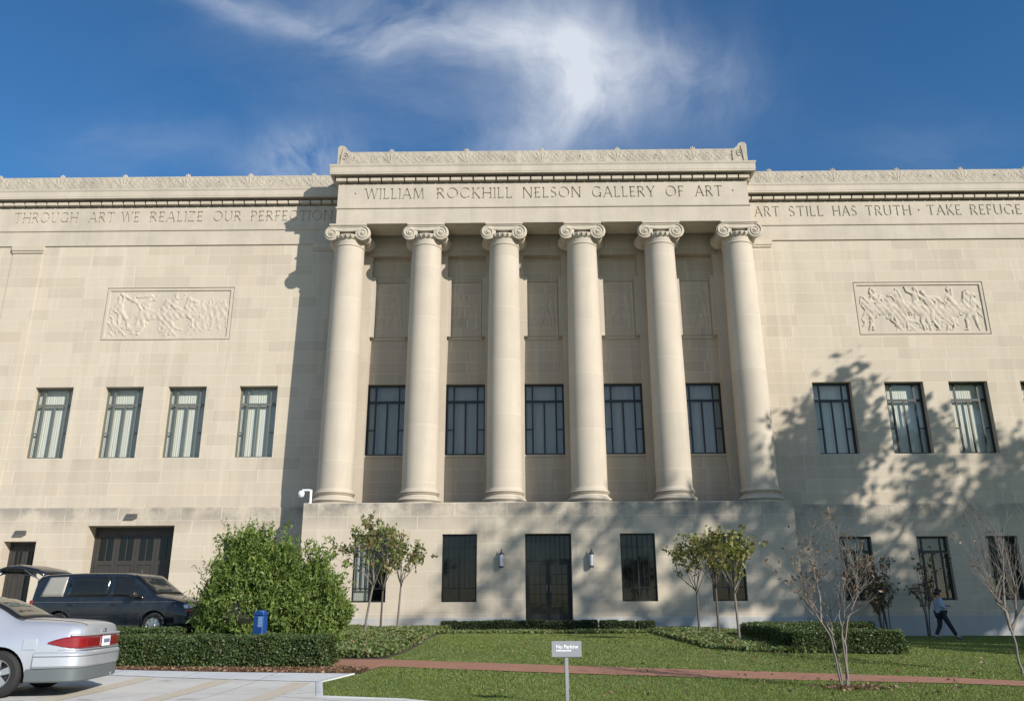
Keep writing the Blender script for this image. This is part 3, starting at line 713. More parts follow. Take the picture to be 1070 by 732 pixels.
def draw_l(H, XX, ZZ, W, Hh):
    A = (H, XX, ZZ)
    man(*A, .75, 1.35, 1, .95, .35, False, 60, seed=11, h=.10); horse(*A, 2.2, 1.20, 1, 1.05, .05, .10, seed=12); horse(*A, 3.4, 1.22, 1, .98, .30, .10, seed=13)
    man(*A, 1.9, 1.55, 1, .82, -.1, True, 30, .10, seed=14); man(*A, 3.2, 1.62, 1, .80, .1, True, 10, .10, seed=15)
    seg(*A, (.7,2.25), (1.55,1.75), .09, .05, .10); seg(*A, (1.25,2.05), (1.7,1.45), .07, .04, .09); seg(*A, (1.4,2.1),(2.1,2.15),.05,.09,.09)
    for k in range(5): man(*A, 4.15+k*.33, 1.30-.10*(k % 2), -1 if k % 2 else 1, .74, .12*(-1)**k, False, 20+25*k, .07, seed=20+k, shield=k % 2 == 0, cape=False)
    man(*A, .7, .62, 1, .72, 1.2, False, 30, .09, seed=31); man(*A, 1.5, .58, -1, .70, -1.25, False, 0, .09, seed=32); man(*A, 3.0, .55, 1, .66, 1.3, False, 10, .08, seed=33); man(*A, 4.4, .55, -1, .6, -1.2, False, 10, .07, seed=34)
relief('relief_panel', RELX[0], RELX[1], RZ0, RZ1, .052, 420, 190, draw_r, seed=4, gain=.40)
relief('relief_panel', -RELX[1], -RELX[0], RZ0, RZ1, .052, 420, 190, draw_l, seed=5, gain=.34)
for n, (a, b) in enumerate(BAYS):
    def draw_b(H, XX, ZZ, W, Hh, n=n):
        A = (H, XX, ZZ)
        man(*A, W/2+.1*(-1)**n, 1.25, (-1)**n, .88, .15*(-1)**n, False, 30+20*n, .06, seed=40+n); man(*A, W/2-.42*(-1)**n, 1.0, -(-1)**n, .72, -.2, False, 70-15*n, .05, seed=50+n, cape=False)
        seg(*A, (W/2+.5,.4), (W/2+.35,2.0), .05, .12, .05)
    relief('porch_relief', a+.16, b-.16, 12.78, 15.43, -.005, 90, 130, draw_b, .10, M['recess'], depth=.03, tex=.006, seed=60+n, gain=.45)

# ---- windows
def bars(W, H, segs, d=.06, y=0):
    mb = MB()
    for k, (a, b, c, e) in enumerate(segs):
        dd = d - .004*(k % 5); mb.box(a-W/2, b-W/2, y-dd/2, y+dd/2, c, e)
    return mb
def gallery_frame(W, H):
    t = .085; m = .07; z = .755*H
    s = [(0,t,0,H), (W-t,W,0,H), (t,W-t,0,t), (t,W-t,H-t,H), (t,W-t,z-.055,z+.055)]
    for x in (.205*W, .795*W): s += [(x-m/2,x+m/2,t,z-.055), (x-m/2,x+m/2,z+.055,H-t)]
    s += [(.5*W-m/2,.5*W+m/2,t,z-.055), (t,.205*W-m/2,.36*H-.025,.36*H+.025), (.795*W+m/2,W-t,.36*H-.025,.36*H+.025)]
    return bars(W, H, s)
def basement_frame(W, H):
    t = .06; s = [(0,t,0,H),(W-t,W,0,H),(t,W-t,0,t),(t,W-t,H-t,H),(t,W-t,.19*H,.19*H+.045),(.5*W-.03,.5*W+.03,t,.19*H),(.5*W-.03,.5*W+.03,.19*H+.045,H-t),(t,W-t,.80*H,.80*H+.03)]
    for x in (.2,.35,.65,.8): s.append((x*W-.012,x*W+.012,.19*H+.045,.80*H)); s.append((x*W-.012,x*W+.012,.80*H+.03,H-t))
    return bars(W, H, s)
def pane_mesh(W, H, y=.0):
    mb = MB(); mb.add([(-W/2+.03,y,.03),(W/2-.03,y,.03),(W/2-.03,y,H-.03),(-W/2+.03,y,H-.03)], [(0,1,2,3)]); return mb
def curtain_mesh(W, H, y=.16, x0=0, x1=1, seed=0):
    r = random.Random(seed); n = int(90*(x1-x0)); V = []; ph = r.uniform(0, 6)
    for k in range(n+1):
        x = -W/2+W*(x0+(x1-x0)*k/n); yy = y+.007*math.sin(k*1.25+ph+.8*math.sin(k*.21))
        V += [(x, yy, -.05), (x, yy+.008*math.sin(k*.9), H+.05)]
    mb = MB(); mb.add(V, [(2*k, 2*k+2, 2*k+3, 2*k+1) for k in range(n)]); return mb
_wc = {}
def window(kind, x, y, z, W, H, fm, cm, gm, curt='c', label=None):
    key = (kind, round(W,3), round(H,3))
    if key not in _wc:
        fr = (gallery_frame if kind == 'gallery' else basement_frame)(W, H).build('tmp', M[fm]); pn = pane_mesh(W, H).build('tmp', M[gm])
        _wc[key] = (fr.data, pn.data); bpy.data.objects.remove(fr); bpy.data.objects.remove(pn)
    fd, pd = _wc[key]
    def use(d, name, m, par):
        if d.materials[0] != M[m]: d = d.copy(); d.materials[0] = M[m]
        o = bpy.data.objects.new(name, d); C.objects.link(o); o.parent = par; return o
    f = use(fd, 'window', fm, museum); f.location = (x, y, z)
    if label: f['label'] = label
    p = use(pd, 'pane', gm, f)
    if curt:
        sd = int(abs(x*10))
        if curt == 'c': curtain_mesh(W-.02, H, seed=sd).build('curtain', M[cm], f, 180)
        else: curtain_mesh(W-.02, H, x0=0, x1=.45, seed=sd).build('curtain', M[cm], f, 180)
    return f
GW = WING_WIN[0][1]-WING_WIN[0][0]
for a, b in WING_WIN[:4] + [WING_WIN[4]]:
    window('gallery', -(a+b)/2, .29, WZ0, GW, WZ1-WZ0, 'frame_grey', 'curtain', 'glass')
    window('gallery', (a+b)/2, .29, WZ0, GW, WZ1-WZ0, 'frame_dark', 'curtain', 'glass')
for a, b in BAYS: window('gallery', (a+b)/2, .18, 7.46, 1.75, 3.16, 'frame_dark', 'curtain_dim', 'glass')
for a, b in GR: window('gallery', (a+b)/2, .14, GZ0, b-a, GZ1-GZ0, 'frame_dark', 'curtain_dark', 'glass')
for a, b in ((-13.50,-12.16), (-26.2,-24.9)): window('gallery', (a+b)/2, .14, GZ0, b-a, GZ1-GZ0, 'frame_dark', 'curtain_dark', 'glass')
for k, (a, b) in enumerate(POD):
    window('basement', (a+b)/2, PF+.17, 1.42, b-a, 2.52, 'bronze', 'curtain_dim', 'glass' if k == 0 else 'darkglass', 'half' if k == 0 else None)

# ---- entrance door
W0 = DOOR[1]-DOOR[0]; cx = (DOOR[0]+DOOR[1])/2; ZD = .75
mb = MB(); H = DOOR[3]-ZD; zt = 2.93-ZD
for s_ in [(0,.06,0,H),(W0-.06,W0,0,H),(.06,W0-.06,H-.06,H),(.06,W0-.06,zt,zt+.09)]: mb.box(s_[0]-W0/2, s_[1]-W0/2, -.05, .05, s_[2], s_[3])
dr = mb.build('entrance_door', M['bronze'], museum, loc=(cx, PF+.47, ZD))
dr['label'] = 'dark bronze double door with gridded panes under a barred transom'
mb = MB(); mb.box(-W0/2+.05, W0/2-.05, -.006, .006, zt+.06, H-.05)
mb.build('transom', M['darkglass'], dr)
mb = MB()
for k in range(1, 9): mb.box(-W0/2+.06+k*(W0-.12)/9-.014, -W0/2+.06+k*(W0-.12)/9+.014, -.035, .02, zt+.091, H-.061)
mb.build('transom_bars', M['bronze'], dr)
for s in (-1, 1):
    a, b = sorted((s*.008, s*(W0/2-.065))); mb = MB(); w = b-a
    for q in [(a,a+.10,0,zt-.004),(b-.10,b,0,zt-.004),(a+.10,b-.10,0,.22),(a+.10,b-.10,zt-.13,zt-.004)]: mb.box(q[0], q[1], -.03, .03, q[2], q[3])
    for k in range(1, 3): x = a+.10+k*(w-.20)/3; mb.box(x-.012, x+.012, -.022, .022, .22, zt-.13)
    for k in range(1, 5): z = .22+k*(zt-.35)/5; mb.box(a+.10, b-.10, -.018, .018, z-.012, z+.012)
    lf = mb.build('door_leaf', M['bronze'], dr)
    mb = MB(); mb.box(a+.09, b-.09, -.005, .005, .2, zt-.12); mb.build('door_pane', M['darkglass'], dr)
    mb = MB(); hx = s*.07; mb.tube([(hx,-.03,1.0),(hx,-.08,1.02),(hx,-.08,1.28),(hx,-.03,1.30)], .014, 8); mb.build('handle', M['brass'], dr)

# ---- service doors in the left wing
def leafdoor(name, x0, x1, z0, z1, y, n, label, win=True):
    W, H = x1-x0, z1-z0; mb = MB(); t = .12
    for q in [(0,t,0,H),(W-t,W,0,H),(t,W-t,H-t,H)]: mb.box(q[0], q[1], -.06, .06, q[2], q[3])
    d = mb.build(name, M['timber'], museum, loc=(x0, y, z0)); d['label'] = label
    lw = (W-2*t)/n
    for k in range(n):
        a = t+k*lw+.006; b = t+(k+1)*lw-.006; st = .13; zr = .66*H; mb = MB()
        for q in [(a,a+st,0,H-t-.01),(b-st,b,0,H-t-.01),(a+st,b-st,0,.2),(a+st,b-st,zr-.17,zr),(a+st,b-st,H-t-.26,H-t-.01),(a+st,b-st,.31*H-.07,.31*H+.07)]: mb.box(q[0], q[1], -.035, .035, q[2], q[3])
        for (u, v) in ((.2,.31*H-.07),(.31*H+.07,zr-.17)): mb.box(a+st, b-st, -.008, .012, u, v); mb.box(a+st+.06, b-st-.06, -.022, .0, u+.06, v-.06)
        mb.box((a+b)/2-.02, (a+b)/2+.02, -.03, .03, zr, H-t-.26)
        mb.build('door_leaf', M['timber'], d)
        mb = MB(); mb.box(a+st-.01, b-st+.01, -.006, .006, zr-.01, H-t-.25); mb.build('pane', M['darkglass'], d)
    return d
leafdoor('garage_door', -19.25, -15.60, .45, 4.55, .66, 4, 'wide dark folding timber door with four windowed leaves')
leafdoor('service_door', -22.70, -21.33, .45, 3.92, .48, 2, 'narrow dark double door behind the raised van tailgate')

# ================================================================ THINGS FIXED TO THE WALL
def lantern(x, label):
    r = empty('wall_lantern', (AX+x, WY+PF, 3.0), label, 'lantern', 'cylinder lanterns flanking the door')
    mb = MB(); mb.cbox(-.05, .05, -.025, .0, -.16, .16, .008); mb.tube([(0,-.02,.05),(0,-.10,.08),(0,-.15,.02)], .018, 8); mb.build('bracket', M['brass'], r, 40)
    mb = MB(); mb.lathe([(.0,-.30),(.075,-.30),(.085,-.28),(.085,.14),(.075,.16),(0,.16)], (0,-.16,0), 18); mb.build('lamp_glass', M['lampglass'], r, 40)
    mb = MB(); mb.lathe([(.095,.14),(.10,.17),(.085,.20),(.04,.25),(.03,.31),(.012,.36),(0,.38)], (0,-.16,0), 18)
    mb.lathe([(0,-.35),(.05,-.34),(.09,-.31),(.092,-.275),(.088,-.275)], (0,-.16,0), 18)
    for k in range(4): a = k*PI/2+PI/4; mb.tube([(.088*math.cos(a),-.16+.088*math.sin(a),-.29),(.088*math.cos(a),-.16+.088*math.sin(a),.15)], .007, 6)
    mb.build('lamp_cap', M['greybox'], r, 40)
lantern(-1.82, 'cylindrical metal wall lantern left of the bronze entrance door')
lantern(1.63, 'cylindrical metal wall lantern right of the bronze entrance door')
def flood(x, z, label):
    r = empty('floodlight', (AX+x, WY-.08, z), label, 'floodlight', 'wedge floodlights above the service doors'); r.scale = (.85, .55, .8)
    mb = MB(); mb.add([(-.27,0,-.10),(.27,0,-.10),(.27,0,.13),(-.27,0,.13),(-.25,-.30,-.10),(.25,-.30,-.10),(.25,-.12,.12),(-.25,-.12,.12)],
        [(0,1,2,3),(4,7,6,5),(0,4,5,1),(1,5,6,2),(2,6,7,3),(3,7,4,0)]); mb.build('lamp_housing', M['greybox'], r)
    mb = MB(); mb.box(-.21, .21, -.27, -.03, -.115, -.102); mb.build('lens', M['lampglass'], r)
flood(-17.46, 4.93, 'grey wedge floodlight above the wide garage door'); flood(-22.05, 4.26, 'grey wedge floodlight above the narrow service door')
r = empty('security_camera', (AX-9.45, WY+PF+.35, 5.16), 'white security camera on a short post at the left end of the podium', 'security camera')
mb = MB(); mb.tube([(0,0,0),(0,0,.56)], .05, 10); mb.tube([(0,0,.54),(-.10,-.02,.55),(-.34,-.05,.55)], [.045,.04,.035], 8); mb.cbox(-.07,.07,-.07,.07,0,.05,.01); mb.build('post', M['white'], r, 40)
mb = MB(); mb.lathe([(0,.17),(.07,.165),(.12,.12),(.125,.0)], (-.37,-.05,.36), 16); mb.build('camera_hood', M['white'], r, 40)
mb = MB(); mb.lathe([(.118,0),(.10,-.06),(.06,-.10),(0,-.115)], (-.37,-.05,.36), 16); mb.build('dome', M['lampglass'], r, 40)

# ================================================================ GROUND
def ground_sheet():
    def ax(lo, hi, far):
        near = np.arange(lo, hi+.01, .5); out = []; d = 1.0; v = hi
        while v < far: v += d; out.append(v); d *= 1.5
        neg = []; d = 1.0; v = lo
        while v > -far: v -= d; neg.append(v); d *= 1.5
        return np.array(neg[::-1]+list(near)+out)
    xs, ys = ax(-30, 30, 900), ax(-4, 36, 900)
    V = [(x, y, g(x, y)) for y in ys for x in xs]; nx = len(xs)
    i = np.arange(len(ys)-1)[:,None]*nx+np.arange(nx-1)[None]; F = np.stack([i, i+1, i+1+nx, i+nx], -1).reshape(-1, 4)
    return np_mesh('lawn', V, F, M['lawn'], None, 180)
struct(ground_sheet())
def drape(name, poly, off, mat, thick=0.0):
    bm = bmesh.new(); f = bm.faces.new([bm.verts.new((x, y, 0)) for x, y in poly])
    for ax_ in (0, 1):
        lo = min(p[ax_] for p in poly); hi = max(p[ax_] for p in poly); v = math.ceil(lo*2)/2
        while v < hi:
            if -30 <= v <= 36:
                no = (1,0,0) if ax_ == 0 else (0,1,0); co = (v,0,0) if ax_ == 0 else (0,v,0)
                bmesh.ops.bisect_plane(bm, geom=bm.verts[:]+bm.edges[:]+bm.faces[:], plane_co=co, plane_no=no)
            v += .5
    if thick:
        bd = [e for e in bm.edges if e.is_boundary]
        for v in bm.verts: v.co.z = g(v.co.x, v.co.y)+off
        r = bmesh.ops.extrude_edge_only(bm, edges=bd)
        for v in r['geom']:
            if isinstance(v, bmesh.types.BMVert): v.co.z -= thick
    else:
        for v in bm.verts: v.co.z = g(v.co.x, v.co.y)+off
    bmesh.ops.recalc_face_normals(bm, faces=bm.faces)
    me = bpy.data.meshes.new(name); bm.to_mesh(me); bm.free()
    return struct(finish(me, name, mat))
LOT_EDGE = [(-3.02,12.74),(-2.72,12.60),(-1.75,12.28),(-.9,11.6),(.6,10.5),(4,9.4),(9,8.0),(20,5.7),(40,0.5)]
drape('parking_lot', [(-60,-25),(40,-25)]+LOT_EDGE[::-1]+[(-3.54,14.88),(-4.06,14.98),(-7.46,15.82),(-14,17.2),(-60,17.2)], .010, M['lot'])
drape('sidewalk', [(-3.54,14.885),(-3.22,16.10),(-7.7,16.60),(-14,18.0),(-14,17.205),(-7.46,15.825),(-4.06,14.985)], .016, M['walk'])
drape('driveway', [(-40,19.4),(-8.9,19.4),(-8.9,34.3),(-40,34.3)], .012, M['drive'])
CURB = [(-3.22,16.12),(-3.54,14.88),(-3.02,12.74)] + LOT_EDGE[1:7]
def curb():
    mb = MB(); P = []
    for i in range(len(CURB)-1):
        a, b = CURB[i], CURB[i+1]; n = max(1, int(math.dist(a, b)/.4))
        P += [(a[0]+(b[0]-a[0])*k/n, a[1]+(b[1]-a[1])*k/n) for k in range(n)]
    P.append(CURB[-1]); vs = []; fs = []
    for i, p in enumerate(P):
        q0, q1 = P[max(i-1,0)], P[min(i+1,len(P)-1)]; dx, dy = q1[0]-q0[0], q1[1]-q0[1]; l = math.hypot(dx, dy); nx, ny = -dy/l, dx/l
        z = g(*p)
        for (o, h) in ((-.0,-.05),(-.0,.014),(.010,.020),(.11,.020),(.11,-.05)): vs.append((p[0]+nx*o, p[1]+ny*o, z+h))
    n = 5
    for i in range(len(P)-1):
        for k in range(n-1): fs.append((i*n+k, i*n+k+1, (i+1)*n+k+1, (i+1)*n+k))
    mb.add(vs, fs); o = mb.build('kerb', M['curb'], None, 40); struct(o)
curb()
PATH = [(-4.04,18.6),(-3.0,18.56),(1.03,17.26),(4.53,16.21),(7.55,15.2),(8.4,14.69),(12,13.2),(20,9.5),(20,8.6),(12,12.4),(7.97,13.95),(7.12,14.36),(4.2,15.06),(.96,16.02),(-2.78,17.27),(-3.09,16.16),(-3.52,16.16)]
drape('brick_path', PATH, .014, M['brick'])
drape('mulch_bed', [(-3.40,16.14),(-3.0,16.2),(-2.95,16.9),(-3.6,17.3),(-9.4,18.0),(-9.4,17.0),(-7.66,16.62)], .018, M['mulch'])
drape('planting_bed', [(-8.85,18.1),(-4.1,17.5),(-3.9,18.7),(-3.0,18.65),(-2.7,20.2),(-2.6,22.5),(-2.75,26),(-2.8,29.5),(3.8,29.3),(4.0,31.9),(-8.85,31.9)], .012, M['soil'])
BEDR = [(4.45,30.9),(4.25,27),(4.2,23.5),(4.45,20.6),(5.2,19.9),(6.0,19.5),(6.7,19.5),(6.9,23),(7.6,25),(7.8,29.5),(7,31.9),(5,31.9)]
drape('planting_bed', BEDR, .012, M['soil'])
for k, x in enumerate((-3.72, -5.2, -6.7, -8.3)):
    y1 = 14.75 if k == 0 else 14.95+.28*k
    drape('parking_line', [(x-.16,7.5),(x+.16,7.5),(x+.13,y1),(x-.19,y1)], .015, M['stripe'])

# ================================================================ FOLIAGE HELPERS
def leaf_quads(cen, size, elong=1.7, up=.0, rng=RNG, bend=.25, sizes=None, normal=None):
    n = len(cen); a = rng.normal(size=(n,3)); a[:,2] += up; a /= np.linalg.norm(a, axis=1)[:,None]
    b = rng.normal(size=(n,3))
    if normal is not None: b = np.cross(a, normal+.5*rng.normal(size=(n,3)))
    else: b = np.cross(a, b)
    b /= np.linalg.norm(b, axis=1)[:,None]+1e-9
    nn = np.cross(a, b); s = (sizes if sizes is not None else size*rng.uniform(.65, 1.3, n))[:,None]
    V = np.stack([cen-a*s*elong/2, cen+b*s/2-nn*s*bend*.5, cen+a*s*elong/2, cen-b*s/2-nn*s*bend*.5], 1).reshape(-1,3)
    F = np.arange(n*4).reshape(-1,4); return V, F
def leaf_obj(name, cen, size, mat, parent=None, loc=(0,0,0), **kw):
    V, F = leaf_quads(np.asarray(cen, float), size, **kw); return np_mesh(name, V, F, mat, parent, None, loc)
def box_shell(boxes, n, rng=RNG, jit=.05, top=.3):
    out = []; vol = [b[3]*b[4]*2+2*b[3]*b[5]+2*b[4]*b[5] for b in boxes]
    for (x, y, z, w, d, h), v in zip(boxes, vol):
        k = int(n*v/sum(vol)); p = rng.uniform(-.5, .5, (k,3)); f = rng.choice(5, k, p=np.array([w*d*1.4, w*h, w*h*.7, d*h, d*h])/(w*d*1.4+w*h*1.7+2*d*h))
        p[f==0,2] = .5; p[f==1,1] = -.5; p[f==2,1] = .5; p[f==3,0] = -.5; p[f==4,0] = .5
        lump = 1+.05*np.sin(p[:,0]*w*5.1+x)+.04*np.sin(p[:,2]*h*9+p[:,1]*7)
        q = p*np.array([w,d,h])*lump[:,None]; q += rng.normal(size=q.shape)*jit*np.array([.8,.8,.7])
        q[:,2] += h/2; q += (x, y, z); out.append(q)
    return np.concatenate(out)
def hedge(name, boxes, n, size, mat, label, cat='hedge', group=None, loc=None, jit=.035):
    bx0 = boxes[0]; loc = loc or (bx0[0], bx0[1], g(bx0[0], bx0[1]))
    r = empty(name, loc, label, cat, group)
    bl = [(x-loc[0], y-loc[1], g(x, y)-loc[2], w, d, h) for (x, y, w, d, h) in boxes]
    leaf_obj('foliage', box_shell(bl, n, jit=jit), size, M[mat], r)
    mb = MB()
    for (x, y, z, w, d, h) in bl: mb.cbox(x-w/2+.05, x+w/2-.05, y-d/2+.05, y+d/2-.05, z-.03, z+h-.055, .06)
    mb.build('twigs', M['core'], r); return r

hedge('hedge', [(-6.72,17.50,5.3,.95,.53)], 60000, .030, 'leaf_hedge', 'long low clipped hedge along the front of the parking sidewalk')
hedge('hedge', [(-10.2,20.5,4.2,.9,.41)], 22000, .030, 'leaf_hedge', 'low clipped hedge behind the silver car, in front of the dark van')
hedge('hedge', [(7.45,20.05,2.5,.9,.44),(6.6,22.2,.9,3.6,.42),(8.0,24.1,3.6,.9,.42)], 60000, .030, 'leaf_hedge', 'dark clipped hedge with a return, right of the entrance on the lawn', loc=(7.45,20.05,g(7.45,20.05)))
BOXH = [(-2.94,-2.36,'short clipped box shrub at the left end of the row before the door'),(-2.28,-.37,'long clipped box hedge under the window left of the door'),(-.33,2.10,'widest clipped box hedge, directly before the bronze door'),
        (2.12,2.71,'short clipped box shrub just right of the bronze door'),(2.83,4.05,'clipped box hedge under the wall right of the door'),(4.16,4.76,'short clipped box shrub at the right end of the row before the door')]
for a, b, lb in BOXH:
    nb = max(1, round((b-a)/.6)); w = (b-a)/nb
    hedge('box_hedge', [(a+w*(k+.5), 31.0, w-.03, .58, .34+.02*math.sin(k*2.1+a)) for k in range(nb)], int(4500*nb), .028, 'leaf_box', lb, 'hedge', 'clipped box hedges before the door', jit=.03)

# ground cover
def inpoly(P, poly):
    x, y = P[:,0], P[:,1]; r = np.zeros(len(P), bool); n = len(poly)
    for i in range(n):
        (x0,y0), (x1,y1) = poly[i], poly[(i+1) % n]
        if y0 == y1: continue
        c = ((y0 > y) != (y1 > y)) & (x < (x1-x0)*(y-y0)/(y1-y0)+x0); r ^= c
    return r
def gz(P): return np.array([g(x, y) for x, y in P[:,:2]])
def cover(poly, n, h, size, label, mat='leaf_cover', edge=0):
    xs = [p[0] for p in poly]; ys = [p[1] for p in poly]; P = RNG.uniform((min(xs),min(ys)), (max(xs),max(ys)), (n,2)); P = P[inpoly(P, poly)]
    lump = .6+.4*np.sin(P[:,0]*3.1+np.sin(P[:,1]*2.3))*np.sin(P[:,1]*2.7+P[:,0])
    z = gz(P)+RNG.uniform(.1, 1, len(P))**.7*h*(.55+.45*lump)
    o = leaf_obj('ground_cover', np.c_[P, z], size, M[mat], up=.4); return tag(o, label, 'ground cover', None, 'stuff')
cover([(-8.6,18.3),(-4.3,18.2),(-4.0,18.75),(-3.0,18.75),(-2.72,20.2),(-2.62,22.5),(-2.8,26),(-2.85,29.4),(-2.5,30.5),(-8.6,31.7)], 85000, .25, .058, 'leafy ground cover around the feathery bush and the left saplings')
cover([(-2.9,28.6),(3.9,28.4),(4.9,28.8),(4.9,30.5),(-2.9,30.5)], 12000, .10, .06, 'strip of pale ground cover in front of the box hedges')
cover(BEDR, 30000, .14, .065, 'patch of pale ground cover under the right saplings')
P = RNG.uniform((-9.4,16.2), (-2.9,17.7), (9000,2)); P = P[inpoly(P, [(-3.40,16.16),(-3.0,16.25),(-3.0,16.9),(-3.6,17.2),(-9.4,17.95),(-9.4,17.0),(-7.66,16.66)])]
o = leaf_obj('leaf_litter', np.c_[P, gz(P)+.025], .05, M['leaf_brown'], up=-.2); tag(o, 'dry brown leaf litter on the mulch in front of the long hedge', 'leaf litter', None, 'stuff')

# lawn blades
LAWN = [(-3.4,14.9),(-2.9,12.85),(-1.7,12.47),(.6,11.7),(2,11.2),(11,12.0),(18,20),(22,33.6),(9.9,33.6),(9.6,31.9),(4.9,31.6),(4.9,29.3),(-2.7,29.1),(-2.6,26),(-2.5,22.5),(-2.6,20.2),(-2.9,18.8),(-2.7,17.35),(-3.0,16.1)]
def blades(n):
    y = 11.6+(33.6-11.6)*RNG.random(n)**1.9; P = np.c_[RNG.uniform(-3.5, 1, n), y]; P[:,0] = RNG.uniform(-3.5, 4+y*.62, n)
    P = P[inpoly(P, LAWN)]; P = P[~inpoly(P, PATH)]; P = P[~inpoly(P, BEDR)]
    n = len(P); z = gz(P); h = RNG.uniform(.012, .032, n)*(1+.25*np.sin(P[:,0]*1.3+P[:,1])); w = RNG.uniform(.006, .012, n)*(1+(P[:,1]-12)*.06); a = RNG.uniform(0, 2*PI, n); l = RNG.normal(size=(n,2))*.018
    b0 = np.c_[P[:,0]-w*np.cos(a), P[:,1]-w*np.sin(a), z-.005]; b1 = np.c_[P[:,0]+w*np.cos(a), P[:,1]+w*np.sin(a), z-.005]; t = np.c_[P+l, z+h]
    V = np.stack([b0, b1, t], 1).reshape(-1,3); F = np.arange(3*n).reshape(-1,3)
    o = np_mesh('grass', V, F, M['blade']); tag(o, 'short mown green grass growing over the lawn', 'grass', None, 'stuff')
blades(420000)
P = np.c_[RNG.uniform(-3, 14, 1500), RNG.uniform(12.6, 28, 1500)]; P = P[inpoly(P, LAWN)]; P = P[RNG.random(len(P)) < np.exp(-((P[:,0]-5.5)/4)**2)*.6]
tag(leaf_obj('fallen_leaves', np.c_[P, gz(P)+.03], .045, M['leaf_brown'], up=-.3), 'scattered fallen leaves lying on the lawn', 'fallen leaves', None, 'stuff')

# ================================================================ TREES
def branchy(mb, p, d, L, r, depth, tips, rng, spread=.55, up=.12, kids=(2,3), shrink=.72, n=6, wob=.12, segs=4, rmin=.004):
    pts = [p]; rad = [r]; q = p.copy(); dd = d.copy()
    for k in range(segs):
        dd = (dd+Vector((rng.gauss(0,wob), rng.gauss(0,wob), rng.gauss(0,wob)*.6+up*.3))).normalized(); q = q+dd*(L/segs); pts.append(q.copy()); rad.append(max(rmin, r*(1-.42*(k+1)/segs)))
    mb.tube(pts, rad, n if depth > 1 else 5, 0, False)
    tips.append((pts[-1], dd.copy(), depth)); tips.append((pts[-2], dd.copy(), depth))
    if depth <= 0: return
    for k in range(rng.randint(*kids)):
        ax = Vector((rng.gauss(0,1), rng.gauss(0,1), rng.gauss(0,1))); ax = (ax-dd*ax.dot(dd)).normalized()
        nd = (dd+ax*rng.uniform(spread*.5, spread*1.3)+Vector((0,0,up))).normalized(); at = pts[-1] if k == 0 else pts[rng.randint(2, segs)]
        branchy(mb, at.copy(), nd, L*shrink*rng.uniform(.8,1.15), max(rmin, rad[-1]*(.85 if k == 0 else .7)), depth-1, tips, rng, spread, up, kids, shrink, n, wob, segs, rmin)
def sapling(name, x, y, fork, top, cw, seed, mat, label, group, lean=0.0, nleaf=1000, size=.10, barkm='bark', depth=3):
    rng = random.Random(seed); z = g(x, y); r = empty(name, (x, y, z), label, 'tree', group); mb = MB(); tips = []
    f = Vector((lean, 0, fork)); mb.tube([(0,0,-.05),(lean*.3,.01,fork*.4),(lean*.75,-.01,fork*.8),f], [.042,.034,.030,.028], 8, 0, False)
    Lb = (top-fork)*.50
    for k in range(7):
        a = 2*PI*k/7+rng.uniform(-.4,.4); s = cw/(top-fork)*rng.uniform(.7,1.3) if k else .1
        branchy(mb, f-Vector((0,0,.02*k)), Vector((math.cos(a)*s, math.sin(a)*s, 1)).normalized(), Lb, .018, depth-1, tips, rng, .6, .10, (2,3), .72)
    mb.build('trunk', M[barkm], r, 60)
    T = np.array([t[0][:] for t in tips if t[2] <= depth-2 or rng.random() < .5]); R2 = np.random.default_rng(seed)
    c = T[R2.integers(0, len(T), nleaf)]+R2.normal(size=(nleaf,3))*.06; c = c[c[:,2] > fork+.05]
    leaf_obj('crown', c, size, M[mat], r, up=.25, rng=R2, elong=2.0); return r
GL_ = 'young trees left of the entrance'; GR_ = 'young trees right of the entrance'
sapling('young_tree', -4.54, 24.5, 1.55, 3.25, .95, 3, 'leaf_mag_l', 'leftmost young tree by the podium, leaning trunk nearest the viewer', GL_, .22, 885, .070)
sapling('young_tree', -4.48, 27.0, 1.45, 3.3, .95, 4, 'leaf_mag_l', 'young tree with a dark trunk between the two pale ones by the bush', GL_, .03, 664, .070, 'bark_dark')
sapling('young_tree', -3.98, 27.2, 1.60, 3.05, .85, 5, 'leaf_mag_l', 'young tree of the left trio standing nearest the entrance', GL_, .08, 829, .070)
sapling('young_tree', 5.38, 26.0, 1.35, 2.85, .85, 6, 'leaf_mag_r', 'thin dark trunked young tree nearest the entrance, right of it', GR_, .0, 575, .070, 'bark_dark')
sapling('young_tree', 5.83, 25.4, 1.45, 3.15, .95, 7, 'leaf_mag_r', 'middle young tree before the podium window, dark trunk', GR_, .0, 708, .070, 'bark_dark')
sapling('young_tree', 5.64, 22.3, 1.30, 2.80, .85, 8, 'leaf_mag_r', 'young golden green tree with a pale trunk, nearest the lawn', GR_, -.04, 797, .070)

